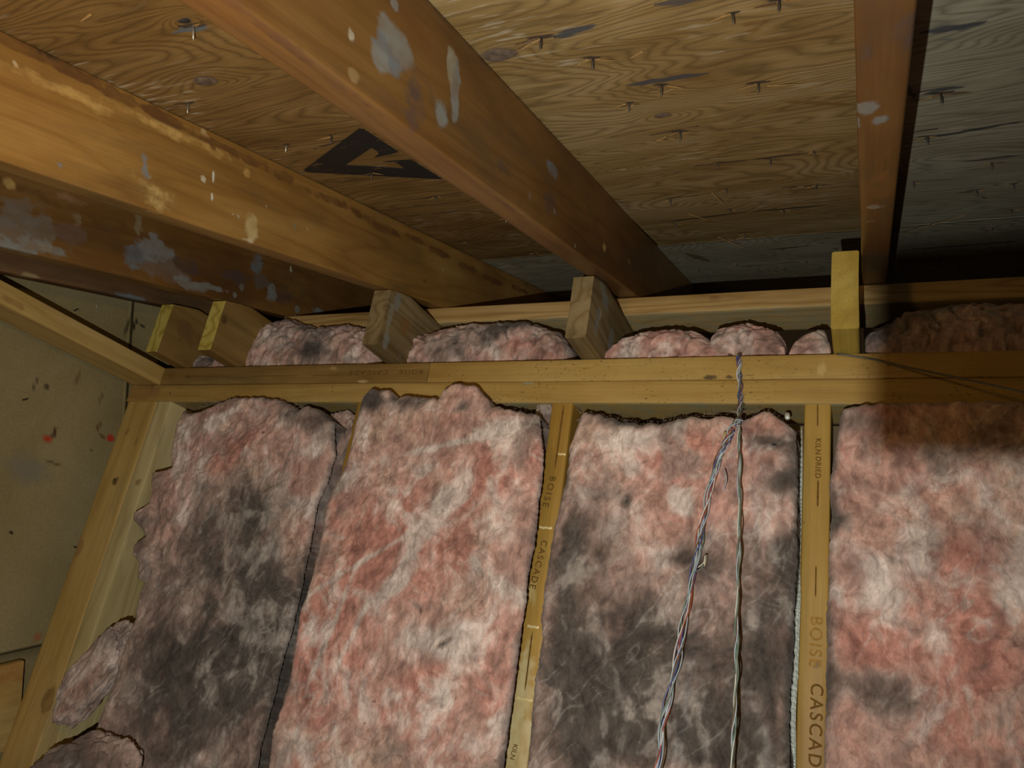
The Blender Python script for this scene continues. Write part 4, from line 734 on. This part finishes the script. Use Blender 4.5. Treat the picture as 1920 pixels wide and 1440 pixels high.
# fibre fuzz: fine loose hairs along the batt edges, one uncountable mass per batt
def fuzz(parent, pts, seed, mat, L=.010, n=260):
    r = random.Random(seed); V = []; Fc = []
    for _ in range(n):
        k = r.randrange(len(pts)-1); t = r.random(); x = pts[k][0]+(pts[k+1][0]-pts[k][0])*t; y = pts[k][1]+(pts[k+1][1]-pts[k][1])*t
        p = on_y(x+r.uniform(-3, 3), y+r.uniform(-2, 4), 1.128+r.uniform(-.006, .006)); d = np.array([r.uniform(-1, 1), r.uniform(-1, .2), r.uniform(-.6, 1)]); d /= np.linalg.norm(d)
        l = L*r.uniform(.4, 1.2); s = np.cross(d, (0, 1, 0)); s = s/(np.linalg.norm(s)+1e-6)*.00022; b = len(V); bend = np.array([r.uniform(-.3, .3), 0, r.uniform(-.5, .1)])*l
        q = np.cross(d, s); q = q/(np.linalg.norm(q)+1e-9)*.00022
        for f in (0, .5, 1):
            c = p+d*l*f+bend*f*f; m = 1-f*.7; V += [c+s*m, c-s*.5*m+q*m, c-s*.5*m-q*m]
        for a in (0, 3):
            for j in range(3): Fc.append([b+a+j, b+a+(j+1) % 3, b+a+3+(j+1) % 3, b+a+3+j])
    o = mesh_obj('loose_fibres', V, Fc, mat, parent, False); o['kind'] = 'stuff'; return o
HAIR = plain('fibre_hair', (.42, .34, .31), .8, 0, .2, .3, 50)
fuzz(batt0, [(345, 772), (430, 748), (520, 748), (600, 770), (630, 800)], 1, HAIR, .008, 200)
fuzz(batt1, [(680, 750), (700, 729), (742, 752), (825, 748), (855, 719), (910, 742), (1010, 780)], 2, HAIR, .008, 260)
fuzz(batt2, [(1086, 790), (1110, 774), (1205, 795), (1300, 780), (1435, 768), (1495, 810)], 3, HAIR, .008, 260)

# ------------------------------------------------------------------ lettering stamped on the lumber
def stamp(txt, px, py, Y, size, rot, parent, mat=FADED, sx=1., spacing=1.):
    cu = bpy.data.curves.new('stamp_lettering', 'FONT'); cu.body = txt; cu.size = size; cu.align_x = 'LEFT'; cu.align_y = 'CENTER'; cu.space_character = spacing; cu.extrude = .00015; cu.offset = size*.012
    tmp = bpy.data.objects.new('tmp', cu); C.objects.link(tmp); bpy.context.view_layer.update()
    me = bpy.data.meshes.new_from_object(tmp.evaluated_get(bpy.context.evaluated_depsgraph_get())); bpy.data.objects.remove(tmp)
    me.name = 'stamp_lettering'; me.materials.clear(); me.materials.append(mat)
    o = bpy.data.objects.new('stamp_lettering', me); C.objects.link(o); P = on_y(px, py, Y)
    Mw = Matrix.Translation((P[0], Y-.0006, P[2])) @ Matrix.Rotation(math.radians(rot), 4, 'Y') @ Matrix.Rotation(math.pi/2, 4, 'X') @ Matrix.Diagonal((sx, 1, 1, 1))
    bpy.context.view_layer.update()
    o.parent = parent; o.matrix_parent_inverse = parent.matrix_world.inverted(); o.matrix_basis = Mw; return o
def bar(x0, y0, x1, y1, Y, wd, parent, mat=FADED, name='stamp_line'):
    A = on_y(x0, y0, Y-.0005); B = on_y(x1, y1, Y-.0005); d = (B-A)/np.linalg.norm(B-A); s = np.cross(d, (0, 1, 0)); s /= np.linalg.norm(s)
    V = []
    for q, m in ((0, .3), (.1, 1), (.9, 1), (1, .2)):
        c = A+(B-A)*q; V += [c-s*wd*m, c+s*wd*m, c+s*wd*m+np.array([0, .0004, 0]), c-s*wd*m+np.array([0, .0004, 0])]
    Fc = [[i*4+j, i*4+(j+1) % 4, (i+1)*4+(j+1) % 4, (i+1)*4+j] for i in range(3) for j in range(4)]+[[3, 2, 1, 0], [12, 13, 14, 15]]
    bpy.context.view_layer.update()
    o = mesh_obj(name, V, Fc, mat, parent, False); o.matrix_parent_inverse = parent.matrix_world.inverted(); return o
stamp('BOISE', 794, 697, PY, .0125, 180, upa, sx=1.4, spacing=1.25)
stamp('CASCADE', 728, 698, PY, .0125, 180, upa, sx=1.4, spacing=1.25)
bar(585, 704, 640, 703, PY, .0006, upa); bar(345, 706, 430, 705, PY, .0005, upa); bar(470, 705, 560, 704, PY, .0004, upa)
stamp('KD', 356, 706, PY, .009, 180, upa)
stamp('BOISE', 1037, 893, PY, .0155, 97, s3, spacing=1.4)
stamp('CASCADE', 1021, 1013, PY, .0150, 97, s3, spacing=1.25)
bar(1057, 760, 1040, 880, PY, .0015, s3); bar(998, 1185, 984, 1295, PY, .0012, s3)
stamp('KILN', 967, 1395, PY, .010, 97, s3)
stamp('KILN', 1534, 822, PY, .0105, 90.5, s4, spacing=1.15)
stamp('DRIED', 1534, 856, PY, .0105, 90.5, s4, spacing=1.15)
bar(1533, 758, 1533, 800, PY, .0010, s4); bar(1534, 900, 1533, 950, PY, .0013, s4); bar(1530, 1060, 1529, 1120, PY, .0010, s4)
stamp('BOISE', 1530, 1155, PY, .022, 90.8, s4, plain('very_faded_ink', (.36, .20, .05), .8, 0, .1, .3, 150), spacing=1.2)
stamp('CASCADE', 1531, 1281, PY, .022, 90.8, s4, spacing=1.25)
CREASE = plain('crease_gloss', (.80, .66, .34), .25, 0, .6, .1, 100)
for x0, y0, x1, y1 in ((1046, 850, 1060, 852), (1010, 986, 1034, 992), (988, 1176, 1010, 1174), (968, 1310, 998, 1312)):
    A = on_y((x0+x1)/2, (y0+y1)/2, PY-.001); wdt = abs(on_y(x1, y1, PY)[0]-on_y(x0, y0, PY)[0]); V = []
    for i in range(9):
        for j in range(5): V.append(A+np.array([(i/8-.5)*wdt, -.0018*math.sin(math.pi*j/4)*math.sin(math.pi*i/8)**.5+.001, (j/4-.5)*.0040+.0006*math.sin(i*1.7)]))
    bpy.context.view_layer.update()
    o = mesh_obj('raised_crease', V, [list(f) for f in grid_faces(9, 5)], CREASE, s3); o.matrix_parent_inverse = s3.matrix_world.inverted(); o['label'] = 'shiny crease'

# ------------------------------------------------------------------ wires
def smooth_path(pts, n):
    P = np.array(pts, float); P = np.vstack([2*P[0]-P[1], P, 2*P[-1]-P[-2]]); out = []
    m = len(P)-3
    for k in range(m):
        for t in np.linspace(0, 1, max(2, n//m), endpoint=(k == m-1)):
            a, b, c, d = P[k:k+4]; out.append(.5*((2*b)+(-a+c)*t+(2*a-5*b+4*c-d)*t*t+(-a+3*b-3*c+d)*t**3))
    return np.array(out)
def tube(name, path, r, mat, parent=None, sides=6):
    path = np.asarray(path); T = np.gradient(path, axis=0); T /= np.linalg.norm(T, axis=1)[:, None]
    ref = np.array([0, 1, .1]); A = np.cross(T, ref); A /= np.linalg.norm(A, axis=1)[:, None]; B = np.cross(T, A); V = []
    for j in range(sides): t = 2*math.pi*j/sides; V.append(path+r*(A*math.cos(t)+B*math.sin(t)))
    V = np.stack(V, 1).reshape(-1, 3); n = len(path)
    Fc = [list(f) for f in grid_faces(n, sides, 0, True)]+[list(range(sides))[::-1], list(range((n-1)*sides, n*sides))]
    return mesh_obj(name, V, Fc, mat, parent)
def bundle(path, strands, R, turns, parent, r=.0009, seed=1):
    n = len(path); T = np.gradient(path, axis=0); T /= np.linalg.norm(T, axis=1)[:, None]; A = np.cross(T, (0, 1, .1)); A /= np.linalg.norm(A, axis=1)[:, None]; B = np.cross(T, A); s = np.linspace(0, 1, n)
    rr = random.Random(seed)
    for k, m in enumerate(strands):
        p0 = 2*math.pi*k/len(strands)+rr.random(); wob = R*(.62+.6*np.sin(s*rr.uniform(15, 45)+rr.random()*6))
        ph = p0+turns*2*math.pi*s
        tube('wire', path+A*(wob*np.cos(ph))[:, None]+B*(wob*.8*np.sin(ph))[:, None], r, WM[m], parent, 6)
wroot = empty('hanging_wire_bundle', on_y(1385, 668, PY)); tag(wroot, 'bundle of thin twisted wires hanging over the plate and forking below it', 'wire')
off = Vector(wroot.location)
def at(x, y, Y): return on_y(x, y, Y)-np.array(off)
p_top = [on_y(1383, 655, PY+.06)+np.array([0, 0, -.012])-np.array(off), at(1386, 664, PY+.010), at(1385.5, 671, PY-.004), at(1386, 700, PY-.005), at(1388, 740, PY-.005), at(1388, 770, PY-.03), at(1387, 790, PY-.080)]
# keep the over-the-plate leg on top of the plate
p_top[0][2] = Z2+.003-off[2]; p_top[1][2] = Z2+.0035-off[2]
bundle(smooth_path(p_top, 120), (0, 3, 2, 6, 5, 0, 1, 3), .0034, 3, wroot, .0011, 1)
pA = [at(1387, 788, PY-.080), at(1377, 800, 1.074), at(1358, 835, 1.07), at(1335, 900, 1.08), at(1318, 980, 1.08), at(1303, 1060, 1.075), at(1284, 1160, 1.07), at(1266, 1260, 1.06), at(1246, 1350, 1.05), at(1232, 1450, 1.045), at(1212, 1560, 1.04), at(1200, 1640, 1.045)]
bundle(smooth_path(pA, 420), (0, 5, 2, 6, 0, 4, 1, 3, 0), .0046, 4.5, wroot, .00085, 2)
pB = [at(1387, 788, PY-.080), at(1386, 820, 1.068), at(1386, 900, 1.06), at(1386, 1000, 1.05), at(1384, 1080, 1.04), at(1381, 1180, 1.03), at(1380, 1260, 1.02), at(1376, 1350, 1.01), at(1370, 1450, 1.0), at(1360, 1600, .99)]
bundle(smooth_path(pB, 420), (5, 0, 6, 5, 1), .0022, 5, wroot, .0009, 3)
for x, y, m in ((1358, 822, (.60, .48, .26)), (1322, 1048, (.5, .45, .3))):
    V, Fc = cone(at(x+2, y-12 if y < 1000 else y-8, 1.088), (-.12, 0, -1), .0022, .0016, .016); mesh_obj('wire_splice', V, Fc, plain('splice', m, .4, 0, .5, .1, 100), wroot)
for k, (x0, y0, x1, y1) in enumerate(((1313, 1064, 1322, 1042), (1362, 880, 1356, 920), (1300, 1075, 1318, 1060))):
    tube('wire', smooth_path([at(x0-4, y0, 1.075), at((x0+x1)/2+3, (y0+y1)/2, 1.07), at(x1, y1, 1.068)], 14), .0008, WM[(1, 0, 5)[k]], wroot)

rc = [on_y(1566, 660, PY+.02), on_y(1572, 664, PY-.002), on_y(1600, 668, PY-.004), on_y(1640, 674, PY-.008), on_y(1700, 688, 1.12), on_y(1780, 705, 1.08), on_y(1860, 722, 1.03), on_y(1930, 738, .98), on_y(2050, 765, .90), on_y(2300, 800, .82)]
rc[0][2] = Z2+.002
tag(tube('cable', smooth_path(rc, 90), .0016, CABLE), 'thin dark cable running right across the plate from the yellow joist end', 'cable')
sc = [on_y(1338, 640, 1.29), on_y(1352, 650, 1.24), on_y(1364, 662, 1.19)]; sc.append(on_y(1372, 667, 1.165)); sc[-1][2] = Z2+.0018; sc[2][2] = max(sc[2][2], Z2+.002); sc[1][2] = max(sc[1][2], Z2+.004)
tag(tube('cable', smooth_path(sc, 30), .0014, CABLE), 'short grey cable end lying over the pink roll left of the hanging wires', 'cable')
tp = [on_y(541, 603, 1.30), on_y(548, 595, 1.29), on_y(555, 590, 1.28)]
tag(tube('wire_stub', smooth_path(tp, 12), .0012, STEEL), 'bright wire stub poking from the rumpled wool under the purlin', 'wire')
tag(tube('staple_wire', smooth_path([on_y(1049, 744, PY+.03), on_y(1053, 765, PY+.018), on_y(1058, 777, PY+.012)] if False else [on_y(1077, 758, PY+.012), on_y(1083, 766, PY+.010), on_y(1089, 775, PY+.008)], 10), .0008, STEEL), 'thin steel wire beside the head of the creased yellow stud', 'wire')
tag(tube('staple_wire', smooth_path([on_y(1011, 770, 1.150), on_y(1013, 810, 1.148), on_y(1016, 840, 1.15), on_y(1020, 862, 1.155)], 20), .0009, STEEL), 'thin wire down the right edge of the bright pink batt', 'wire')

# crinkled silver foil along the right stud
fp = [(1503, 800), (1503, 870), (1502, 930), (1502, 980), (1500, 1060), (1498, 1120), (1495, 1160), (1492, 1250), (1487, 1330), (1488, 1400), (1490, 1432), (1490, 1500)]
F_ = smooth_path([on_y(x, y, 1.146) for x, y in fp], 220); V = []; rr = np.random.RandomState(4); wv = fbm(np.c_[np.arange(len(F_))*.35, np.zeros(len(F_)), np.zeros(len(F_))], 3)
vis = np.interp(np.arange(len(F_)), np.linspace(0, len(F_)-1, 12), [.25, .5, .5, .25, .12, .7, 1, 1, 1.05, .9, .5, .5])
for i, c in enumerate(F_):
    for j, a in enumerate((-1, -.4, .3, 1)): V.append(c+np.array([a*.0034*vis[i]*(1+.2*wv[i]), -.0022*(1-a*a)+.0012*math.sin(i*2.1+j)+.001*wv[i], 0]))
base = len(V)
for i, c in enumerate(F_):
    for a in (-1, 1): V.append(c+np.array([a*.0034*vis[i], .004, 0]))
n = len(F_); Fc = [list(f) for f in grid_faces(n, 4)]
for i in range(n-1):
    Fc += [[base+2*i, base+2*i+1, base+2*i+3, base+2*i+2][::-1], [i*4, (i+1)*4, base+2*i+2, base+2*i][::-1], [i*4+3, base+2*i+1, base+2*i+3, (i+1)*4+3][::-1]]
fo = mesh_obj('foil_facing', V, Fc, FOIL, batt2, False); fo['label'] = 'crinkled silver foil edge'
V, Fc = cone(on_y(1476, 776, 1.14), (.1, -.3, -1), .004, .003, .010); mesh_obj('foil_facing', V, Fc, FOIL, batt2)['label'] = 'crumpled foil corner'

# unseen lath and its support, added to throw the soft shadow at right
lath = lumber('shadow_lath', (-.0425, .080, -.0460), (.425, .080, -.0460), .012, .023, (0, 0, 1), W_RAFT2, .02)
lath2 = lumber('shadow_lath_hanger', (.418, .064, -.06), (.418, .064, .315), .018, .018, (1, 0, 0), W_RAFT2, .02, parent=None)
bpy.context.view_layer.update()
lath2.parent = lath; lath2.matrix_parent_inverse = lath.matrix_world.inverted()
tag(lath, 'added lath out of view that casts the soft shadow on the right', 'plank')
